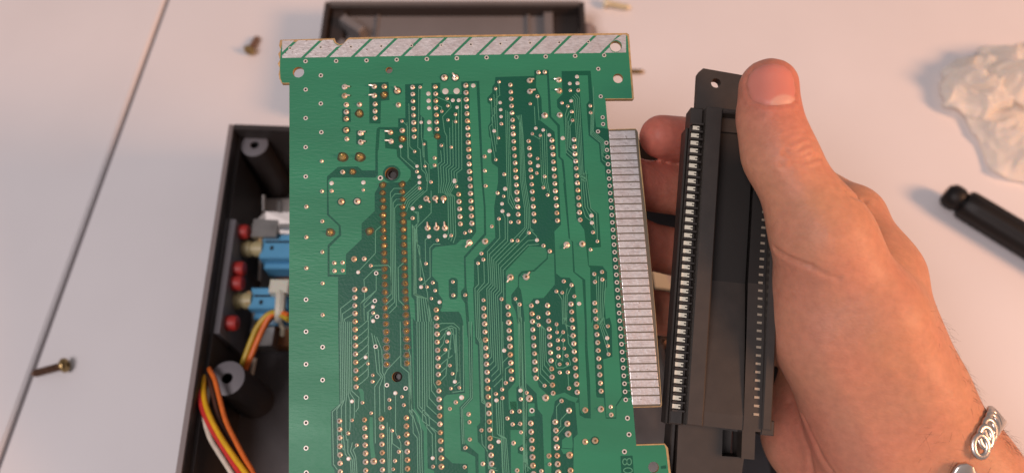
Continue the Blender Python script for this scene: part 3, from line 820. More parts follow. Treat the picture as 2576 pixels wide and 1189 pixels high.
# ------------------------------------------------------------------ switch assembly inside the shell
def build_switches():
    c0 = at_z(690, 690, 0.004)
    root = empty('switch_board', Matrix.Translation((c0.x, c0.y, 0.0042)), 'brown switch board with two blue push switches in the shell', 'switch board')
    inv = root.matrix_world.inverted()
    def L(x, y, z): return inv @ at_z(x, y, z)
    def flat(name, s, z, th, m, parent=root):
        mb = MB(); mb.prism([L(p[0], p[1], z).xy for p in pts(s)], inv.translation.z + z - th, inv.translation.z + z)
        return mb.build(name, m, parent)
    flat('board_plate', 'P 700,655 800,655 800,872 690,868 688,700', 0.012, 0.008, 'brownboard')
    flat('mounting_plate', 'P 652,500 800,500 800,870 655,860', 0.0065, 0.0015, 'greysteel')
    for (x0, x1, y0, y1) in ((660, 760, 588, 662), (632, 745, 722, 790)):
        a, b = L(x0, y0, 0.036), L(x1, y1, 0.036)
        zb = inv.translation.z
        mb = MB(); mb.bbox(a.x, b.x, b.y + .003, a.y, zb + .022, zb + .036, .0007)
        sw = mb.build('push_switch', 'blue', root)
        mb = MB(); mb.bbox(a.x + .001, b.x, b.y, b.y + .003, zb + .020, zb + .030, .0005); mb.build('switch_flange', 'blue', sw)
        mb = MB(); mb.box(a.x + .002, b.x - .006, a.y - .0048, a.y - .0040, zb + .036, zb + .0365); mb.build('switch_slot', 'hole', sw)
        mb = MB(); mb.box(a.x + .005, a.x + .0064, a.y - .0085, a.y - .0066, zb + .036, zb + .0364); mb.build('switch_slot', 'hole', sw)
        mb = MB(); mb.bbox(a.x + .010, b.x, b.y + .0012, a.y + .0006, zb + .008, zb + .022, .0004); mb.build('switch_base', 'greysteel', sw)
        m = Matrix.Translation((a.x, (a.y + b.y) / 2 + .001, zb + .0335)) @ Matrix.Rotation(math.radians(-90), 4, 'Y')
        mb = MB()
        mb.lathe([(.0040, -.001), (.0040, .003), (.0034, .0034), (.0034, .0046), (.0041, .005), (.0041, .0085), (.0036, .009), (.0036, .0100), (.0041, .0104), (.0041, .0125), (.0036, .013), (.0036, .0145), (.0052, .015), (.0052, .0175), (.0046, .018)], 18, m)
        mb.build('plunger', 'ivory', sw, True)
        mb = MB(); mb.box(a.x - .0012, a.x + .0004, a.y - .0085, a.y - .0022, zb + .030, zb + .0368); mb.build('copper_tab', 'core', sw)
    for (x, y, y2) in ((657, 640, 706), (640, 778, 838)):
        p, q = L(x, y, .030), L(x - 6, y2, .026)
        mb = MB(); mb.tube([p, q], .0009, 8); mb.build('metal_rod', 'steel', root, True)
    # folded metal hood at the back
    zb = inv.translation.z
    h0, h1 = L(655, 542, .040), L(800, 560, .040)
    mb = MB()
    prof = [(L(610, 585, .026), .026), (L(640, 558, .034), .034), (L(668, 532, .041), .041), (L(800, 536, .043), .043)]
    top = [p for p, _ in prof]
    bot = [L(612, 600, .026), L(642, 592, .032), L(668, 585, .037), L(800, 590, .037)]
    mb.add(top + bot + [Vector((p.x, p.y, zb + .008)) for p in bot], [(0, 1, 5, 4), (1, 2, 6, 5), (2, 3, 7, 6), (4, 5, 9, 8), (5, 6, 10, 9), (6, 7, 11, 10)])
    hd = mb.build('metal_hood', 'greysteel', root)
    for (x, y, yt) in ((664, 530, 490), (704, 534, 505)):
        mb = MB(); mb.tube([L(x, y, .042), L(x, yt, .046)], .0009, 8); mb.build('metal_post', 'steel', root, True)
    mb = MB(); mb.box(L(705, 572, .04).x, L(800, 572, .04).x, L(705, 578, .04).y, L(705, 566, .04).y, zb + .040, zb + .0415); mb.build('metal_bar', 'steel', root)
    mb = MB(); p = L(690, 570, .038); mb.box(p.x - .010, p.x + .002, p.y - .006, p.y + .0035, zb + .036, zb + .0395); mb.build('metal_bracket', 'steel', root)
    p = L(676, 848, .020); mb = MB(); mb.box(p.x - .006, p.x + .002, p.y - .004, p.y + .005, zb + .010, zb + .020); mb.build('metal_bracket', 'steel', root)
    p, q = L(705, 812, .028), L(710, 842, .022); mb = MB(); mb.tube([p, (p + q) / 2 + Vector((.001, 0, .001)), q], .0011, 8); mb.build('metal_pin', 'pale', root, True)
build_switches()

def strip_thing(name, s, z0, z1, m, label, cat, group=None):
    p = [at_z(q[0], q[1], z1) for q in pts(s)]
    c = sum(p, Vector((0, 0, 0))) / len(p)
    mb = MB(); mb.prism([(q.x - c.x, q.y - c.y) for q in p], 0, z1 - z0)
    o = mb.build(name, m); o.location = (c.x, c.y, z0)
    return tag(o, label, cat, group)
# cable tie
tie = empty('cable_tie', Matrix.Translation(at_z(706, 760, 0.038)), 'milky white cable tie holding the wires beside the lower blue switch', 'cable tie')
iv = tie.matrix_world.inverted()
mb = MB(); mb.tube(smooth_path([iv @ at_z(706, 722, .040), iv @ at_z(706, 750, .043), iv @ at_z(704, 785, .043), iv @ at_z(703, 800, .036)]), .0024, 8); mb.build('strap', 'tie', tie, True)
a = iv @ at_z(708, 722, .041); mb = MB(); mb.bbox(a.x - .0048, a.x + .0042, a.y - .0035, a.y + .003, a.z - .003, a.z + .003, .0006); mb.build('locking_head', 'tie', tie)

# wires
def wire(s, zs, m, label, r=0.0011, group='insulated wires in the shell'):
    q = pts(s)
    n = len(q)
    P3 = [at_z(p[0], p[1], zs[0] + (zs[1] - zs[0]) * i / (n - 1)) for i, p in enumerate(q)]
    c = sum(P3, Vector()) / n
    mb = MB(); mb.tube([p - c for p in smooth_path(P3)], r, 10)
    o = mb.build('wire', m, None, True); o.location = c
    return tag(o, label, 'wire', group)
wire('W 100,150 85,215 75,330 110,520 200,720 330,930 480,1160 640,1400', (.046, .056), 'w_red', 'red insulated wire curving past the screw boss', .00115)
wire('W 150,160 125,215 125,380 170,560 290,800 430,1010 560,1189 700,1400', (.046, .058), 'w_yellow', 'bright yellow insulated wire running between the red and brown wires', .00115)
wire('W 150,150 168,250 172,350 150,480 135,620 190,820 290,990 410,1180 540,1400', (.043, .054), 'w_white', 'off white insulated wire running beside the red wire', .0011)
wire('W 140,130 160,170 215,350 280,620 390,830 510,1020 600,1180 700,1400', (.045, .053), 'w_brown', 'dark brown insulated wire running between yellow and orange wires', .0010)
wire('W 180,110 198,145 240,230 290,420 350,640 450,850 545,1030 630,1180 720,1400', (.048, .056), 'w_orange', 'orange insulated wire curving down along the dark screw boss', .00105)
wire('Y 860,620 790,570 680,525 560,580 450,720 370,900 310,1060 260,1189 230,1270 200,1330', (.045, .030), 'w_olive', 'mustard yellow wire arching out of the cable tie', .0013)
wire('Y 865,570 770,528 690,525 600,600 520,750 440,930 370,1100 330,1189 290,1280 250,1350', (.045, .030), 'w_orange', 'orange wire arching out of the cable tie', .0013)
wire('Y 760,560 640,600 560,700 480,860 400,1040 300,1240', (.040, .027), 'w_brown', 'dark brown wire behind the orange wire of the cable tie', .0011)
wire('W 655,0 620,160 590,260 558,350', (.022, .016), 'w_white', 'thin greyish white wire end behind the screw boss', .0010)

# ================================================================== metal parts at the right inside the shell
def shield():
    c = at_z(1700, 980, .004)
    root = empty('metal_shield', Matrix.Translation((c.x, c.y, .0037)), 'grey folded metal shield lying in the shell beside the edge contacts', 'metal shield')
    iv = root.matrix_world.inverted()
    def flat(name, s, z, th, m):
        mb = MB(); mb.prism([(iv @ at_z(p[0], p[1], z)).xy for p in pts(s)], iv.translation.z + z - th, iv.translation.z + z)
        return mb.build(name, m, root)
    flat('shield_plate', 'P 1500,980 1560,850 1655,850 1700,1060 1715,1300 1500,1300', .030, .0012, 'greysteel')
    flat('shield_flange', 'P 1656,852 1664,850 1712,1060 1728,1300 1717,1300 1702,1062', .034, .03, 'steel')
    flat('shield_tab', 'P 1640,672 1668,675 1690,728 1648,722', .034, .003, 'pale')
    flat('shield_arm', 'P 1668,676 1740,690 1760,744 1690,730', .032, .004, 'greysteel')
    p = iv @ at_z(1668, 858, .033)
    mb = MB(); mb.lathe([(.0030, -.0025), (.0030, 0), (.0022, .00105), (.0008, .0018), (.0001, .0010)], 16, Matrix.Translation(p)); mb.build('screw_head', 'rust', root, True)
shield()

# ================================================================== lid shell at the back
def build_lid():
    z = 0.024
    xl, xr = at_z(812, 40, z).x, at_z(1472, 40, z).x
    yf = at_z(1462, 4, z).y
    yn = yf - 0.072
    c = Vector(((xl + xr) / 2, (yf + yn) / 2, 0))
    root = empty('cover_shell', Matrix.Translation(c), 'upturned dark cover shell with grey inside lying behind the circuit board', 'cover')
    x0, x1, y0, y1 = xl - c.x, xr - c.x, yn - c.y, yf - c.y
    T = .003
    def bx(name, a, b, cc, d, e, f, m, ch=.0004, par=root):
        mb = MB(); mb.bbox(a, b, cc, d, e, f, ch); return mb.build(name, m, par)
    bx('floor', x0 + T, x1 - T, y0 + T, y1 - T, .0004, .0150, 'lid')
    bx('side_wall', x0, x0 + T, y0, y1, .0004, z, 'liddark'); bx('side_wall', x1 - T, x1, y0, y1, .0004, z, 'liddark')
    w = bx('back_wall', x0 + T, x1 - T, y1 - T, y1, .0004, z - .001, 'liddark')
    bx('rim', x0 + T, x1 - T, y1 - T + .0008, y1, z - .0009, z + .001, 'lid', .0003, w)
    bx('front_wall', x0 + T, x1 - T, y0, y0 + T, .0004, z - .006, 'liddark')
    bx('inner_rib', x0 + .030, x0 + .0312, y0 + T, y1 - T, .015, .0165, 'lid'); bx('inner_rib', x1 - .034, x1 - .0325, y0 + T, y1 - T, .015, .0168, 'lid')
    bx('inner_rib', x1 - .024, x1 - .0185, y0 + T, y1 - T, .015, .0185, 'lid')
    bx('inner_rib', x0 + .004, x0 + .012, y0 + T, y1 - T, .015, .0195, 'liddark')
    for k in range(2):
        m = Matrix.Translation((x0 + .018, y1 - .018 - .018 * k, .018)) @ Matrix.Rotation(math.radians(-38), 4, 'Z')
        mb = MB(); mb.bbox(-.008, .008, -.0025, .0025, -.003, .008, .0006, m); mb.build('corner_rib', 'lid', root)
    bx('clip', x0 + .0045, x0 + .0095, y0 + .028, y0 + .042, .0195, .0225, 'lid')
    bx('inner_rib', x1 - .0185, x1 - T, y0 + T, y1 - T, .015, .0155, 'liddark')
    # hinge lug on the outside of the right wall
    mb = MB(); mb.lathe([(.0045, 0), (.0048, .0010), (.0048, .018), (.0045, .020)], 18, Matrix.Translation((x1 + .0015, y1 - .034, .017)) @ Matrix.Rotation(math.radians(-90), 4, 'X'))
    mb.build('hinge_barrel', 'shellrim', root, True)
    mb = MB(); mb.lathe([(.0060, 0), (.0062, .002), (.0062, .008), (.0050, .010)], 18, Matrix.Translation((x1 + .001, y1 - .046, .016)) @ Matrix.Rotation(math.radians(-90), 4, 'X'))
    mb.build('hinge_lug', 'liddark', root, True)
    bx('hinge_foot', x1, x1 + .007, y1 - .048, y1 - .012, .0004, .016, 'liddark')
build_lid()

# ================================================================== loose screws
def screw(tip, head, z, R, r, m, label, mh=None):
    a, b = at_z(*tip, r * .9), at_z(*head, R * .95)
    a.z = r * 1.02
    ax = (a - b); Ln = ax.length
    q = Vector((0, 0, -1)).rotation_difference(ax.normalized())
    # sit on the rim of the head and on the tip
    b.z = R * 1.0
    ax = a - b; q = Vector((0, 0, -1)).rotation_difference(ax.normalized())
    root = empty('screw', Matrix.Translation(b) @ q.to_matrix().to_4x4(), label, 'screw', 'loose screws on the table')
    mb = MB(); mb.lathe([(r * .8, -.0002), (R * .98, 0), (R, .0004), (R * .95, R * .35), (R * .6, R * .62), (R * .35, R * .66), (R * .3, R * .4), (.00005, R * .38)], 20); mb.build('screw_head', mh or m, root, True)
    prof = [(r, .0001), (r, -.0010)]
    n = max(4, int(Ln / .0009)); 
    for i in range(n):
        zz = -.0015 - (Ln - .0035) * i / n
        prof += [(r * .78, zz), (r * 1.02, zz - (Ln - .0035) / n * .5)]
    prof += [(r * .6, -Ln + .001), (r * .12, -Ln)]
    mb = MB(); mb.lathe(list(reversed(prof)), 14); mb.build('threaded_shank', m, root)
    return root
screw((78, 941), (160, 919), 0, .0037, .0019, 'rust', 'long brown screw lying across the seam of the table', 'brass')
screw((650, 92), (629, 126), 0, .0036, .0018, 'rust', 'short brown screw lying behind the corner of the dark shell', 'brass')
screw((1622, 181), (1540, 178), 0, .0030, .0014, 'brass', 'golden threaded screw sticking out past the edge of the circuit board')
screw((1588, 21), (1526, 9), 0, .0034, .0020, 'pale', 'pale zinc screw lying beside the upturned lid')

# ================================================================== screwdriver and tissue
def screwdriver():
    R = .0083
    a, b = at_z(2392, 492, R), at_z(2590, 612, R)
    d = (b - a); d.z = 0; d.normalize()
    m = Matrix.Translation((a.x, a.y, R)) @ Vector((0, 0, 1)).rotation_difference(d).to_matrix().to_4x4() @ Matrix.Diagonal((.88, .88, 1, 1))
    root = empty('screwdriver', m, 'black screwdriver handle with a knob end lying on the table', 'screwdriver')
    mb = MB(); mb.lathe([(.0001, -.0035), (.0050, -.0032), (.0074, -.0010), (.0078, .0012), (.0076, .0040), (.0070, .0052), (.0062, .0062)], 28); mb.build('end_knob', 'handle', root, True)
    mb = MB(); mb.lathe([(.0062, .0062), (.0062, .0080)], 24, None, False); mb.build('neck', 'handle', root, True)
    mb = MB(); vs = []; fs = []; n = 48
    prof = [(.0066, .0066), (.0084, .0072), (.0092, .0090), (.0093, .0150), (.0094, .080), (.0085, .092), (.0060, .096), (.0058, .100)]
    for r, h in prof:
        for i in range(n):
            t = 2 * math.pi * i / n
            f = 1 - .075 * max(0, math.cos(6 * t)) ** 2 if .0112 < h < .085 else 1
            vs.append((r * f * math.cos(t), r * f * math.sin(t), h))
    for j in range(len(prof) - 1):
        for i in range(n):
            k = (i + 1) % n; fs.append((j * n + i, j * n + k, (j + 1) * n + k, (j + 1) * n + i))
    fs.append(tuple(range(n))[::-1]); fs.append(tuple((len(prof) - 1) * n + i for i in range(n)))
    mb.add(vs, fs); mb.build('grip', 'handle', root, True)
    mb = MB(); mb.lathe([(.0030, .100), (.0030, .185), (.0010, .190)], 14); mb.build('blade', 'steel', root, True)
screwdriver()

def tissue():
    m = M['tissue']; nt = m.node_tree; N = nt.nodes
    tr = N.new('ShaderNodeBsdfTranslucent'); tr.inputs[0].default_value = (0.90, 0.84, 0.75, 1)
    ms = N.new('ShaderNodeMixShader'); ms.inputs[0].default_value = 0.38
    nt.links.new(N['Principled BSDF'].outputs[0], ms.inputs[1]); nt.links.new(tr.outputs[0], ms.inputs[2]); nt.links.new(ms.outputs[0], N['Material Output'].inputs[0])
    c = at_z(2500, 300, 0)
    root = empty('paper_tissue', Matrix.Translation(c), 'crumpled white paper tissue lying on the table beyond the screwdriver', 'tissue')
    def ridged(v):
        return 1 - abs(mnoise.noise(v)) * 2.0
    def sheet(outl, z0, amp, freq, seed, curl, lump):
        o2 = [at_z(x, y, 0) - c for x, y in outl]; K = len(o2); n, W = 60, 150
        cen = sum(o2, Vector()) / K
        vs = []; fs = []
        for j in range(n + 1):
            rr = j / n
            for i in range(W):
                t = i / W * K; k = int(t); f = t - k
                p = cen.lerp(o2[k % K].lerp(o2[(k + 1) % K], f), rr)
                q = Vector((p.x * freq, p.y * freq, seed * 3.7))
                fold = ridged(q) * .6 + ridged(q * 2.1 + Vector((3, 1, 7))) * .3 + ridged(q * 4.4 + Vector((1, 8, 2))) * .1
                body = (1 - rr ** 2.2)
                ed = curl * max(0, mnoise.noise(Vector((math.cos(t / K * 6.283) * 2.2, math.sin(t / K * 6.283) * 2.2, seed)))) * rr ** 4
                h = z0 + lump * body * (.55 + .45 * fold) + amp * fold * (.35 + .65 * body) + ed
                dx = mnoise.noise(q * 1.3 + Vector((11, 4, 2))) * .007; dy = mnoise.noise(q * 1.3 + Vector((2, 14, 6))) * .007
                vs.append((p.x + dx, p.y + dy, max(.0006, h)))
        for j in range(n):
            for i in range(W):
                k = (i + 1) % W
                fs.append((j * W + i, (j + 1) * W + i, (j + 1) * W + k, j * W + k))
        mb = MB(); mb.add(vs, fs)
        o = mb.build('tissue_fold', 'tissue', root); o.data.shade_smooth()
    sheet(((2400, 285), (2500, 270), (2620, 290), (2760, 330), (2740, 450), (2640, 490), (2560, 465), (2490, 425), (2430, 350)), .002, .005, 42, 1.3, .006, .006)
    sheet(((2338, 245), (2352, 190), (2400, 160), (2470, 170), (2540, 210), (2560, 270), (2500, 310), (2420, 310), (2370, 290)), .003, .009, 60, 4.1, .010, .014)
    sheet(((2425, 215), (2440, 165), (2500, 150), (2560, 165), (2660, 200), (2720, 260), (2640, 320), (2540, 290), (2470, 275)), .010, .010, 50, 8.8, .012, .018)
tissue()

# ================================================================== pin connector in the hand
CP = Plane(0.2365, 0.16)
def build_connector():
    root = empty('pin_connector', CP.mw, 'long black plastic pin connector with metal contacts held between thumb and fingers', 'connector')
    def uv(x, y, w=0.0): return CP.uv(x, y, w)
    # axis frame: s across (rightwards), t along (downwards)
    a0, a1 = uv(1779, 267), uv(1725.6, 1068)
    tdir = (a1 - a0).normalized(); sdir = Vector((-tdir.y, tdir.x))
    if sdir.x < 0: sdir = -sdir
    Ln = (a1 - a0).length
    def P(s, t, w):
        q = a0 + sdir * s + tdir * t
        return Vector((q.x, q.y, w))
    def bx(name, s0, s1, t0, t1, w0, w1, m='black', ch=.0004, par=root):
        mb = MB()
        vs = [P(s0, t0, w0), P(s1, t0, w0), P(s1, t1, w0), P(s0, t1, w0), P(s0, t0, w1 - ch), P(s1, t0, w1 - ch), P(s1, t1, w1 - ch), P(s0, t1, w1 - ch),
              P(s0 + ch, t0 + ch, w1), P(s1 - ch, t0 + ch, w1), P(s1 - ch, t1 - ch, w1), P(s0 + ch, t1 - ch, w1)]
        fs = [(0, 1, 2, 3), (11, 10, 9, 8)]
        for i in range(4):
            j = (i + 1) % 4
            fs += [(i + 4, j + 4, j, i), (i + 8, j + 8, j + 4, i + 4)]
        mb.add(vs, fs)
        return mb.build(name, m, par)
    W = .0262
    def st(x, y, w):
        q = uv(x, y, w) - a0
        return q.dot(sdir), q.dot(tdir)
    # mounting flange with its screw hole
    wf = -.0062
    fl = [st(*p, wf) for p in ((1756, 183), (1769, 172), (1872, 190), (1960, 204))]
    s_r = W + .001
    poly = [(fl[0][0], fl[0][1]), (fl[1][0], fl[1][1]), (fl[2][0], fl[2][1]), (s_r, fl[3][1]), (s_r, .006), (st(1749.6, 300, wf)[0], .006)]
    hc = st(1801, 209, wf)
    mb = MB()
    to3 = lambda p: a0 + sdir * p[0] + tdir * p[1]
    mb.prism([to3(p) for p in poly], wf - .0035, wf, [[to3(p) for p in circle(hc, .00165, 18)]])
    mb.build('mounting_flange', 'black', root)
    # body
    bx('left_ridge', 0, .0052, 0, Ln, -.014, 0)
    def ramp(name, s0, s1, we, wd, tr):
        mb = MB(); prof = [(.0012, wd), (Ln - tr, wd), (Ln - tr * .55 - .0020, wd * .5 + we * .5), (Ln - .0045, we), (Ln - .0002, we)]
        vs = []
        for t, w in prof: vs += [P(s0, t, w), P(s1, t, w)]
        k = len(vs); vs += [P(s0, .0012, -.014), P(s1, .0012, -.014), P(s0, Ln - .0002, -.014), P(s1, Ln - .0002, -.014)]
        fs = [(2 * i, 2 * i + 1, 2 * i + 3, 2 * i + 2)[::-1] for i in range(len(prof) - 1)]
        fs += [(k, k + 1, 1, 0)[::-1], (k - 2, k - 1, k + 3, k + 2)[::-1], (k, k + 2, k + 3, k + 1)[::-1]]
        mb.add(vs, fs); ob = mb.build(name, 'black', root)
        ob.data.materials.append(M['slotshade']); ob.data.polygons[0].material_index = 1  # upper stretch takes the colour with the slot's shade
        return ob
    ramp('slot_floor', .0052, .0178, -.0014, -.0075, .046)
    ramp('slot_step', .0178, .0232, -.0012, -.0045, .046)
    bx('right_wall', .0232, W, .0004, Ln - .001, -.014, -.0004)
    bx('top_wall', .0052, W, -.0003, .0012, -.014, -.0012)
    bx('back_block', .0010, W - .002, .003, Ln - .004, -.020, -.014)
    # left comb: floor, outer wall, teeth and contacts
    bx('comb_floor', -.0042, -.00001, -.0008, Ln + .0005, -.012, -.0046)
    bx('comb_wall', -.0051, -.0042, .006, Ln + .0006, -.013, -.0056)
    def ct(i):
        return st(1758, 324, -.0035)[1] + (st(1711, 1021.6, -.0035)[1] - st(1758, 324, -.0035)[1]) * i / 35.0
    pitch = ct(1) - ct(0)
    con = MB()
    for i in range(37):
        t = ct(i - .5) if i else ct(-.5)
        bx('comb_tooth', -.0041, -.0001, t - .00034, t + .00034, -.0046, -.0022, 'black', .0001)
    def contact(t, s0, s1, w, hw, notch, par=root, m='contact'):
        mb = MB()
        q = [(s0, t - hw), (s1, t - hw), (s1, t - hw * .3), (s1 - notch, t - hw * .3), (s1 - notch, t + hw * .3), (s1, t + hw * .3), (s1, t + hw), (s0, t + hw)]
        mb.prism([to3(p) for p in q], w - .0004, w)
        return mb.build('contact_pin', m, par)
    for i in range(36):
        contact(ct(i), -.0039 + (.0004 if i == 0 else 0), -.0014, -.0029, .00066, .0007)
    # right row
    ta = st(1899, 1041, -.001)[1]
    for i in range(36):
        t = ta - pitch * (35 - i)
        if t < .004: continue
        tr = .046; f = min(1.0, max(0.0, (Ln - t - .0045) / (tr - .0045)))
        wz = -.0012 - .0033 * f
        if f < 1: wz += .0003 * (1 - abs(2 * f - 1))
        contact(t, .0207 + .0004 * f, .0224 + .0001 * f, wz + .00015, .00036, .0001, root, 'shadedpin')
    # end of the body: ledge with a window, and a tongue
    wl = -.0062
    ld = [st(1706, 1066, wl), st(1701, 1189, wl), st(1696, 1300, wl), st(1850, 1300, wl), st(1872, 1150, wl), st(1876, 1092, wl)]
    wn = [st(1818, 1080, wl), st(1868, 1086, wl), st(1866, 1149, wl), st(1816, 1146, wl)]
    mb = MB()
    mb.prism([to3((ld[0][0], Ln - .004)), to3(ld[1]), to3(ld[2]), to3(ld[3]), to3(ld[4]), to3((ld[5][0], Ln - .004))], wl - .010, wl, [[to3(p) for p in wn]])
    mb.build('end_ledge', 'black', root)
    bx('ledge_floor', ld[0][0] + .001, ld[5][0] - .001, Ln - .003, Ln + .02, -.018, -.0163)
    tg = [st(1867, 1086, -.0013), st(1900, 1088, -.0013), st(1897.7, 1155, -.0013), st(1864.8, 1152, -.0013)]
    mb = MB(); mb.prism([to3((tg[0][0], Ln - .0003)), to3((tg[1][0], Ln - .0003)), to3(tg[2]), to3(tg[3])], -.0060, -.0013); mb.build('end_tongue', 'black', root)
    bx('end_foot', W - .003, W + .0012, Ln - .0040, Ln + .0006, -.012, -.0012)
    bx('ledge_side_rail', ld[0][0] - .0016, ld[0][0] - .0001, Ln - .004, Ln + .030, -.018, wl - .002)
build_connector()

# ================================================================== hand
def cam_mm(x, y, d):
    return np.array([(x - CX) * d / F, -(y - CY) * d / F, -d])
def cap(p, a, b, r1, r2):
    ab = b - a
    t = np.clip(((p - a) @ ab) / max(1e-9, ab @ ab), 0, 1)
    return np.linalg.norm(p - (a + t[:, None] * ab), axis=1) - (r1 + (r2 - r1) * t)
def smin(a, b, k):
    h = np.clip(0.5 + 0.5 * (b - a) / k, 0, 1)
    return b + (a - b) * h - k * h * (1 - h)
def chain(p, js, k=4.0):
    d = None
    for i in range(len(js) - 1):
        q = cap(p, cam_mm(*js[i][:3]), cam_mm(*js[i + 1][:3]), js[i][3], js[i + 1][3])
        d = q if d is None else smin(d, q, k)
    return d
THUMB_L = [(1926, 220, 232, 8.3), (1936, 300, 230.5, 8.2), (1956, 390, 229.5, 9.1), (2062, 598, 227, 12.4)]
THUMB_R = [(1946, 214, 231, 7.5), (1932, 298, 230, 7.2), (1962, 384, 228.5, 9.2), (2074, 590, 227, 12.6)]
def sdf(p):
    th = smin(chain(p, THUMB_L, 6), chain(p, THUMB_R, 6), 3.0)
    met = chain(p, [(2068, 600, 227, 13.0), (2195, 800, 229, 15.0), (2275, 975, 232, 16.0)], 6)
    th = smin(th, met, 9.0)
    then = smin(cap(p, cam_mm(2062, 715, 233), cam_mm(2090, 830, 236), 14.4, 17.2),
                cap(p, cam_mm(2090, 830, 236), cam_mm(2195, 1065, 241), 17.2, 20.5), 8.0)
    body = smin(th, then, 5.0)
    web = chain(p, [(2135, 560, 258, 12.4), (2198, 700, 247, 14.2), (2236, 850, 242, 14.0), (2290, 1010, 240, 15.0)], 8)
    body = smin(body, web, 9.0)
    arm = chain(p, [(2290, 1020, 239, 17.0), (2392, 1180, 239, 18.0), (2600, 1460, 240, 22.5)], 8)
    arm2 = chain(p, [(2190, 1140, 256, 21.0), (2300, 1330, 255, 22.5), (2420, 1560, 254, 24.0)], 8)
    body = smin(body, arm, 9.0)
    body = smin(body, arm2, 12.0)
    palm = chain(p, [(2150, 640, 276, 13.0), (2230, 860, 264, 17.0), (2280, 1080, 256, 20.0)], 8)
    palm = smin(palm, chain(p, [(2090, 780, 284, 12.5), (2170, 960, 276, 17.0), (2230, 1150, 262, 20)], 8), 8)
    palm = smin(palm, chain(p, [(2050, 890, 284, 12.0), (2072, 1090, 270, 20.0), (2190, 1220, 262, 20)], 8), 8)
    body = smin(body, palm, 7.0)
    idx = chain(p, [(2128, 552, 262, 12.2), (1992, 448, 288, 9.8), (1810, 362, 277, 9.0), (1662, 343, 263, 7.6)], 4)
    mid = chain(p, [(2130, 660, 278, 11.5), (1960, 560, 300, 10.2), (1770, 487, 283, 9.6), (1580, 462, 262, 8.8), (1530, 460, 261, 8.2)], 4)
    rin = chain(p, [(2080, 780, 284, 11.0), (1930, 690, 302, 9.8), (1760, 648, 285, 9.3), (1600, 612, 264, 8.4), (1570, 606, 263, 8.0)], 4)
    lit = chain(p, [(2040, 880, 286, 10.0), (1920, 850, 298, 8.8), (1790, 826, 284, 8.2), (1660, 786, 267, 7.2), (1630, 778, 266, 6.9)], 4)
    body = smin(body, idx, 5.0)
    fing = smin(smin(mid, rin, 0.8), lit, 0.8)
    body = smin(body, fing, 3.0)
    return body
def surface_nets(fn, lo, hi, h):
    n = [int(math.ceil((hi[i] - lo[i]) / h)) + 1 for i in range(3)]
    ax = [lo[i] + h * np.arange(n[i]) for i in range(3)]
    B = 5                                   # coarse pass first, then only the blocks near the skin
    nc = [(k + B - 1) // B for k in n]
    cg = np.stack(np.meshgrid(*[lo[i] + h * (np.arange(nc[i]) * B + (B - 1) / 2) for i in range(3)], indexing='ij'), -1).reshape(-1, 3)
    cv = fn(cg).reshape(nc)
    V = np.repeat(np.repeat(np.repeat(cv, B, 0), B, 1), B, 2)[:n[0], :n[1], :n[2]].copy()
    near = np.abs(V) < h * B * 1.5 + 4
    ii = np.argwhere(near)
    for st in range(0, len(ii), 200000):
        q = ii[st:st + 200000]
        V[q[:, 0], q[:, 1], q[:, 2]] = fn(np.array(lo) + h * q)
    ins = V < 0
    c = np.zeros([k - 1 for k in n], dtype=np.int32)
    for dx in (0, 1):
        for dy in (0, 1):
            for dz in (0, 1):
                c += ins[dx:n[0] - 1 + dx, dy:n[1] - 1 + dy, dz:n[2] - 1 + dz]
    act = (c > 0) & (c < 8)
    idx = np.full(c.shape, -1, dtype=np.int64)
    cells = np.argwhere(act)
    idx[act] = np.arange(len(cells))
    acc = np.zeros((len(cells), 3)); cnt = np.zeros(len(cells))
    I, J, K = cells.T
    for axis in range(3):
        o1, o2 = [a for a in range(3) if a != axis]
        for u in (0, 1):
            for v in (0, 1):
                off = [0, 0, 0]; off[o1] = u; off[o2] = v
                off2 = list(off); off2[axis] = 1
                f0 = V[I + off[0], J + off[1], K + off[2]]; f1 = V[I + off2[0], J + off2[1], K + off2[2]]
                m = (f0 < 0) != (f1 < 0)
                t = np.where(m, f0 / np.where(m, f0 - f1, 1), 0)
                q = np.zeros((len(cells), 3)); q[:, o1] = u; q[:, o2] = v; q[:, axis] = t
                acc[m] += q[m]; cnt[m] += 1
    verts = np.array(lo) + h * (cells + acc / cnt[:, None])
    quads = []
    for axis in range(3):
        o1, o2 = (axis + 1) % 3, (axis + 2) % 3
        sl0 = [slice(1, k - 1) for k in n]; sl0[axis] = slice(0, n[axis] - 1)
        sl1 = list(sl0); sl1[axis] = slice(1, n[axis])
        a, b = ins[tuple(sl0)], ins[tuple(sl1)]
        e = np.argwhere(a != b)
        if not len(e): continue
        flip = a[tuple(e.T)]
        base = e.copy(); base[:, o1] += 1; base[:, o2] += 1
        def cid(d1, d2):
            q = base.copy(); q[:, o1] -= d1; q[:, o2] -= d2
            return idx[q[:, 0], q[:, 1], q[:, 2]]
        Q = np.stack([cid(1, 1), cid(0, 1), cid(0, 0), cid(1, 0)], 1)
        Q[~flip] = Q[~flip][:, ::-1]
        quads.append(Q)
    return verts, np.concatenate(quads)

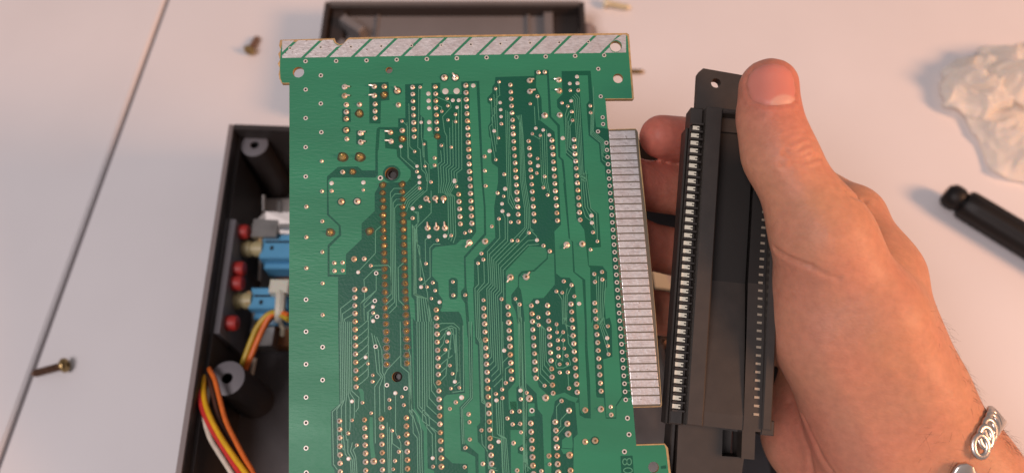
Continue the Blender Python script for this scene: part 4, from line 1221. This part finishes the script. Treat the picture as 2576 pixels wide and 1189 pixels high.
def pick_many(xy):
    """nearest point of the skin on each line of sight (camera mm; nan where there is none)"""
    xy = np.array(xy, dtype=float)
    d = np.stack([(xy[:, 0] - CX) / F, -(xy[:, 1] - CY) / F, -np.ones(len(xy))], 1)
    t = np.full(len(xy), 190.0)
    for _ in range(70):
        v = sdf(d * t[:, None])
        t += np.where(v > .01, v * .8, 0)
        if (v < .01).all(): break
    p = d * t[:, None]
    p[t > 325] = np.nan
    return p
def grad_many(p):
    e = .3
    g = np.stack([sdf(p + np.eye(3)[i] * e) - sdf(p - np.eye(3)[i] * e) for i in range(3)], 1)
    return g / np.linalg.norm(g, axis=1)[:, None]
def seg_dist(P, a, b):
    ab = b - a
    t = np.clip(((P - a) @ ab) / (ab @ ab), 0, 1)
    return np.linalg.norm(P - (a + t[:, None] * ab), axis=1)

SKIN = bpy.data.materials.new('skin')
def skin_material():
    m = SKIN; m.use_nodes = True
    nt = m.node_tree; N = nt.nodes; L = nt.links
    b = N['Principled BSDF']
    b.inputs['Roughness'].default_value = 0.48
    b.inputs['Specular IOR Level'].default_value = 0.22
    b.inputs['Subsurface Weight'].default_value = 0.35
    b.inputs['Subsurface Radius'].default_value = (1.0, 0.32, 0.18)
    b.inputs['Subsurface Scale'].default_value = 0.0025
    tc = N.new('ShaderNodeTexCoord')
    at = N.new('ShaderNodeAttribute'); at.attribute_name = 'flush'
    n1 = N.new('ShaderNodeTexNoise'); n1.inputs['Scale'].default_value = 55; n1.inputs['Detail'].default_value = 4
    n2 = N.new('ShaderNodeTexNoise'); n2.inputs['Scale'].default_value = 420; n2.inputs['Detail'].default_value = 3
    L.new(tc.outputs['Object'], n1.inputs['Vector']); L.new(tc.outputs['Object'], n2.inputs['Vector'])
    ad = N.new('ShaderNodeMath'); ad.operation = 'MULTIPLY_ADD'; ad.inputs[1].default_value = 0.55; 
    L.new(n1.outputs[0], ad.inputs[0]); L.new(at.outputs['Fac'], ad.inputs[2])
    rp = N.new('ShaderNodeValToRGB')
    rp.color_ramp.elements[0].position = 0.15; rp.color_ramp.elements[0].color = (0.55, 0.268, 0.150, 1)
    rp.color_ramp.elements[1].position = 1.15 if False else 1.0; rp.color_ramp.elements[1].color = (0.50, 0.152, 0.108, 1)
    e = rp.color_ramp.elements.new(0.45); e.color = (0.55, 0.238, 0.150, 1)
    L.new(ad.outputs[0], rp.inputs[0])
    mx = N.new('ShaderNodeMix'); mx.data_type = 'RGBA'; mx.blend_type = 'MULTIPLY'
    mr = N.new('ShaderNodeMapRange'); mr.inputs['From Min'].default_value = .3; mr.inputs['From Max'].default_value = .7
    mr.inputs['To Min'].default_value = .89; mr.inputs['To Max'].default_value = 1.04
    L.new(n2.outputs[0], mr.inputs[0])
    mx.inputs['Factor'].default_value = 1.0
    L.new(rp.outputs[0], mx.inputs['A']); L.new(mr.outputs[0], mx.inputs['B'])
    L.new(mx.outputs['Result'], b.inputs['Base Color'])
    # fine skin lines: stretched cells
    vo = N.new('ShaderNodeTexVoronoi'); vo.feature = 'DISTANCE_TO_EDGE'; vo.inputs['Scale'].default_value = 900
    mp = N.new('ShaderNodeMapping'); mp.inputs['Rotation'].default_value = (0, 0, 0.8); mp.inputs['Scale'].default_value = (0.5, 1.0, 1.0)
    L.new(tc.outputs['Object'], mp.inputs[0]); L.new(mp.outputs[0], vo.inputs['Vector'])
    b1 = N.new('ShaderNodeBump'); b1.inputs['Strength'].default_value = 0.5; b1.inputs['Distance'].default_value = 0.0002
    L.new(vo.outputs[0], b1.inputs['Height'])
    b2 = N.new('ShaderNodeBump'); b2.inputs['Strength'].default_value = 0.22; b2.inputs['Distance'].default_value = 0.0012
    n3 = N.new('ShaderNodeTexNoise'); n3.inputs['Scale'].default_value = 150; n3.inputs['Detail'].default_value = 3
    L.new(tc.outputs['Object'], n3.inputs['Vector']); L.new(n3.outputs[0], b2.inputs['Height']); L.new(b1.outputs[0], b2.inputs['Normal'])
    L.new(b2.outputs[0], b.inputs['Normal'])
skin_material()

def build_hand():
    lo = (20, -125, -325); hi = (185, 62, -205)
    V, Q = surface_nets(sdf, lo, hi, 1.25)
    me = bpy.data.meshes.new('hand_raw'); me.from_pydata([tuple(v) for v in V], [], [tuple(int(i) for i in q) for q in Q])
    o = bpy.data.objects.new('hand', me); COL.objects.link(o)
    md = o.modifiers.new('s', 'SMOOTH'); md.iterations = 6; md.factor = .5
    md = o.modifiers.new('d', 'SUBSURF'); md.levels = 1; md.render_levels = 1
    dg = bpy.context.evaluated_depsgraph_get()
    me2 = bpy.data.meshes.new_from_object(o.evaluated_get(dg))
    o.modifiers.clear(); o.data = me2; bpy.data.meshes.remove(me)
    import bmesh
    bm = bmesh.new(); bm.from_mesh(me2); seen = set(); isl = []
    for v in bm.verts:
        if v in seen: continue
        stack = [v]; seen.add(v); comp = []
        while stack:
            w = stack.pop(); comp.append(w)
            for e_ in w.link_edges:
                u_ = e_.other_vert(w)
                if u_ not in seen: seen.add(u_); stack.append(u_)
        isl.append(comp)
    isl.sort(key=len)
    for comp in isl[:-1]: bmesh.ops.delete(bm, geom=comp, context='VERTS')
    bm.to_mesh(me2); bm.free()
    n = len(me2.vertices)
    P = np.empty(n * 3); me2.vertices.foreach_get('co', P); P = P.reshape(n, 3)
    Nn = np.empty(n * 3); me2.vertices.foreach_get('normal', Nn); Nn = Nn.reshape(n, 3)
    disp = np.zeros(n)
    def groove(s, depth, width, front=True):
        q = [p for p in pick_many(pts(s)) if not np.isnan(p[0])]
        dd = np.full(n, 1e9)
        for a, b in zip(q[:-1], q[1:]):
            dd = np.minimum(dd, seg_dist(P, a, b))
        disp[:] -= depth * np.exp(-(dd / width) ** 2)
        disp[:] += depth * .12 * np.exp(-((dd - width * 2.0) / width) ** 2)
    # knuckle creases of the thumb
    groove('P 1975,378 1990,384 2010,377 2025,365 2040,362', .50, .6)
    groove('P 1972,386 1992,394 2015,392 2035,385', .40, .7)
    groove('P 1990,412 2010,412 2035,404 2056,396 2066,396', .60, .7)
    groove('P 1985,360 2005,350 2025,345 2045,352', .28, .8)
    groove('P 1975,345 1995,335 2020,332', .2, .8)
    groove('P 1965,420 1985,425 2020,425 2055,418', .2, .8)
    groove('P 1950,628 1968,640 2000,655 2040,670', .75, .9)
    groove('P 2040,670 2075,690 2110,700', .30, .9)
    groove('P 2128,478 2140,490 2160,498 2175,505', .5, .9)
    groove('P 2020,1050 2050,1115 2090,1185', .8, 1.4)
    groove('P 1985,1010 2010,1060 2035,1130 2045,1200', .6, 1.2)
    groove('P 2250,900 2290,950 2330,980', .2, 2.0)
    # faint tendon on the thumb side of the wrist
    # nail bed recess
    NAIL = [(1893, 252), (1882, 235), (1876, 212), (1882, 190), (1897, 172), (1918, 162), (1945, 158), (1972, 164), (1990, 178), (2000, 200), (2004, 228), (2003, 250), (1990, 260), (1960, 264), (1925, 264)]
    q = [p for p in pick_many([(1941 + (x - 1941) * 1.03, 212 + (y - 212) * 1.03) for x, y in NAIL[-4:] + NAIL[:5]]) if not np.isnan(p[0])]
    dd = np.full(n, 1e9)
    for a, b in zip(q[:-1], q[1:]): dd = np.minimum(dd, seg_dist(P, a, b))
    disp -= .26 * np.exp(-(dd / .45) ** 2); disp += .16 * np.exp(-((dd - 1.3) / .7) ** 2) * (np.linalg.norm(P - cam_mm(1941, 212, 224), axis=1) > 6.2)
    P2 = P + Nn * disp[:, None]
    fl = np.zeros(n)
    for (x, y, d, r, amt) in ((1940, 200, 225, 15, .55), (1672, 343, 258, 16, .75), (1960, 300, 222, 14, .25), (1580, 462, 255, 25, .4), (1640, 600, 258, 22, .3), (1650, 790, 262, 22, .3), (2080, 1080, 250, 26, .55), (1985, 720, 226, 18, .25), (2150, 860, 220, 18, .1)):
        fl += amt * np.exp(-(np.linalg.norm(P - cam_mm(x, y, d), axis=1) / r) ** 2)
    at = me2.attributes.new('flush', 'FLOAT', 'POINT'); at.data.foreach_set('value', fl.astype(np.float32))
    org = at_depth(2380, 1110, .239)
    R = np.array(CAM_MW.to_3x3()); t = np.array(CAM_MW.translation)
    Wp = (P2 * .001) @ R.T + t - np.array(org)
    me2.vertices.foreach_set('co', Wp.ravel()); me2.update()
    me2.materials.clear(); me2.materials.append(SKIN); me2.shade_smooth(); me2.name = 'hand'
    o.location = org
    tag(o, 'bare right hand reaching in with thumb on the black connector and bracelet at the wrist', 'hand')
    def loc(p):   # camera mm -> local metres
        return Vector(R @ (np.array(p) * .001) + t - np.array(org))
    # --- nail: a patch lying on the thumb end
    cx, cy = 1941, 212
    NXY = []
    def patch(name, m, parent, outl, c0, nr, na, lift):
        K = len(outl); xy = []; rrs = []
        for j in range(nr + 1):
            for i in range(na):
                tt = i / na * K; k = int(tt); f = tt - k
                x = outl[k % K][0] * (1 - f) + outl[(k + 1) % K][0] * f; y = outl[k % K][1] * (1 - f) + outl[(k + 1) % K][1] * f
                rr = j / nr
                xy.append((c0[0] + (x - c0[0]) * rr, c0[1] + (y - c0[1]) * rr)); rrs.append(rr)
        NXY.extend(xy); p = pick_many(xy); p2 = pick_many([(c0[0] + (x - c0[0]) * .95, c0[1] + (y - c0[1]) * .95) for x, y in xy])
        p = np.where(np.isnan(p), p2, p)
        g = grad_many(p)
        mb = MB(); fs = []
        for j in range(nr):
            for i in range(na):
                k = (i + 1) % na
                fs.append((j * na + i, (j + 1) * na + i, (j + 1) * na + k, j * na + k))
        mb.add([loc(a + b * lift(r, q)) for a, b, r, q in zip(p, g, rrs, xy)], fs)
        ob = mb.build(name, m, parent); ob.data.shade_smooth(); return ob
    nl = patch('thumbnail', 'nail', o, NAIL, (cx, cy), 14, 60, lambda r, q: .34 * (1 - r ** 8) - .22 * r ** 10)
    am = nl.data.attributes.new('moon', 'FLOAT', 'POINT')
    vals = []
    for (x, y) in NXY:
        e_ = ((x - 1972) / 36) ** 2 + ((y - 266) / 27) ** 2
        vals.append(max(0.0, min(1.0, (1.12 - e_) / .3)))
    am.data.foreach_set('value', vals)
    # --- fine hairs along the outer side of the wrist
    mb = MB(); rnd = random.Random(3)
    path = [(2352, 760), (2385, 830), (2420, 900), (2455, 970), (2490, 1035), (2530, 1090), (2570, 1135)]
    roots = []
    for i in range(230):
        t_ = rnd.random() ** .7 * (len(path) - 1.001)
        k = int(t_); f = t_ - k
        inw = abs(rnd.gauss(0, 1)) * 13
        roots.append((path[k][0] * (1 - f) + path[k + 1][0] * f - inw * .86 + 6, path[k][1] * (1 - f) + path[k + 1][1] * f + inw * .5))
    nedge = len(roots)
    roots += [(rnd.uniform(2300, 2540), rnd.uniform(1060, 1189)) for i in range(30)]
    PR = pick_many(roots); ok = ~np.isnan(PR[:, 0]); GR = grad_many(np.where(np.isnan(PR), 0, PR))
    for i in range(len(roots)):
        if not ok[i]: continue
        p, g = PR[i], GR[i]
        if i < nedge:
            dirn = np.array([.42, -.80, .1]) + np.array([rnd.gauss(0, .35), rnd.gauss(0, .35), rnd.gauss(0, .2)]); Lh = rnd.uniform(2.0, 4.6)
            q = [p - g * .1, p + g * .35 + dirn * Lh * .35, p + g * .5 + dirn * Lh * .7, p + g * .45 + dirn * Lh]
            mb.tube([loc(z) for z in q], [.000030, .000025, .000018, .00001], 3)
        else:
            dirn = np.array([rnd.gauss(-.5, .5), rnd.gauss(-.3, .5), 0]); Lh = rnd.uniform(2.5, 5)
            mb.tube([loc(p), loc(p + g * .3 + dirn * Lh * .5), loc(p + g * .3 + dirn * Lh)], [.000026, .000022, .00001], 3)
    tag(mb.build('arm_hair', 'hair', o), kind='stuff')
    # --- bracelet
    c = cam_mm(2404, 1232, 243)
    e2 = -c / np.linalg.norm(c); e1 = np.array([.477, .88, 0]); e1 -= e2 * (e1 @ e2); e1 /= np.linalg.norm(e1)
    ang = 2 * math.pi * np.arange(240) / 240
    dr = np.cos(ang)[:, None] * e1 + np.sin(ang)[:, None] * e2
    tt_ = np.full(240, 3.0)
    for _ in range(140):
        tt_ += np.where(sdf(c + dr * tt_[:, None]) < 0, .4, 0)
    ring = c + dr * (tt_ + 1.5)[:, None]
    for _ in range(4): ring = (np.roll(ring, 1, 0) + ring * 2 + np.roll(ring, -1, 0)) / 4
    for _ in range(3):
        ring = ring + grad_many(ring) * (1.25 - sdf(ring))[:, None]
        ring = (np.roll(ring, 1, 0) + ring * 2 + np.roll(ring, -1, 0)) / 4
    ring = ring + grad_many(ring) * np.maximum(0, 1.15 - sdf(ring))[:, None]
    cc = ring.mean(0)
    seg = np.linalg.norm(np.roll(ring, -1, 0) - ring, axis=1); cum = np.concatenate([[0], np.cumsum(seg)])
    total = cum[-1]
    rootw = at_depth(2404, 1232, .243)
    br = empty('bracelet', Matrix.Translation(rootw), 'silver curb chain bracelet with a smooth plate round the wrist', 'bracelet')
    def pos(s):
        s = s % total
        k = int(np.searchsorted(cum, s, 'right') - 1); f = (s - cum[k]) / seg[k]
        return ring[k] * (1 - f) + ring[(k + 1) % len(ring)] * f
    def toW(p): return Vector(R @ (np.array(p) * .001) + t) - rootw
    # link: rounded oval ring, slightly flattened
    lm = MB(); path = []
    for i in range(16):
        a = 2 * math.pi * i / 16
        path.append(Vector((.0031 * math.cos(a), .0021 * math.sin(a), 0)))
    vs = []; fs = []; sg = 7
    for i, p in enumerate(path):
        tg = (path[(i + 1) % 16] - path[i - 1]).normalized(); nn = tg.cross(Vector((0, 0, 1))).normalized()
        for j in range(sg):
            w = 2 * math.pi * j / sg
            vs.append(p + nn * math.cos(w) * .00100 + Vector((0, 0, 1)) * math.sin(w) * .00055)
    for i in range(16):
        for j in range(sg):
            k = (j + 1) % sg; i2 = (i + 1) % 16
            fs.append((i * sg + j, i2 * sg + j, i2 * sg + k, i * sg + k))
    lm.add(vs, fs); LM = lm.mesh('chain_link', 'silver'); LM.shade_smooth()
    # where along the ring does the plate lie: the point seen at (2432,1185)
    def proj(p): return (CX + p[0] / -p[2] * F, CY - p[1] / -p[2] * F)
    best = min((math.hypot(proj(pos(s))[0] - 2400, proj(pos(s))[1] - 1232) + (0 if pos(s)[2] > cc[2] else 500), s) for s in np.arange(0, total, 1.0))[1]
    plate = 17.0
    s = best + plate / 2 + 2.2
    nlk = int((total - plate - 2) / 3.3)
    for i in range(nlk):
        s0 = best + plate / 2 + -1.2 + 3.3 * i
        p = pos(s0); tg = pos(s0 + 1) - pos(s0 - 1); tg /= np.linalg.norm(tg)
        up = grad_many(np.array([p]))[0]; up -= tg * (up @ tg); up /= np.linalg.norm(up); sd = np.cross(up, tg)
        Rl = Matrix([[*( (R @ v))] for v in (tg, sd, up)]).transposed().to_4x4()
        mw = Matrix.Translation(toW(p + up * .25)) @ Rl @ Matrix.Rotation(math.radians(34), 4, 'Z') @ Matrix.Rotation(math.radians(13), 4, 'X')
        link('chain_link', LM, br, mw)
    mb = MB(); vs = []; fs = []
    ns, nw = 14, 8
    for i in range(ns + 1):
        f = i / ns * 2 - 1
        p = pos(best + f * plate / 2); tg = pos(best + f * plate / 2 + 1) - pos(best + f * plate / 2 - 1); tg /= np.linalg.norm(tg)
        up = grad_many(np.array([p]))[0]; up -= tg * (up @ tg); up /= np.linalg.norm(up); sd = np.cross(up, tg)
        hw = 3.2 * math.sqrt(max(.12, 1 - max(0, (abs(f) - .72) / .28) ** 2))
        for j in range(nw + 1):
            g = j / nw * 2 - 1
            vs.append(toW(p + sd * g * hw + up * (.9 - .3 * g * g)))
        for j in range(nw + 1):
            g = j / nw * 2 - 1
            vs.append(toW(p + sd * g * hw + up * (-.3)))
    st_ = 2 * (nw + 1)
    for i in range(ns):
        for j in range(nw):
            fs.append((i * st_ + j, i * st_ + j + 1, (i + 1) * st_ + j + 1, (i + 1) * st_ + j))
            fs.append((i * st_ + nw + 1 + j, (i + 1) * st_ + nw + 1 + j, (i + 1) * st_ + nw + 2 + j, i * st_ + nw + 2 + j))
        for j in (0, nw):
            fs.append((i * st_ + j, (i + 1) * st_ + j, (i + 1) * st_ + j + nw + 1, i * st_ + j + nw + 1))
    mb.add(vs, fs); mb.build('name_plate', 'silver', br).data.shade_smooth()
build_hand()
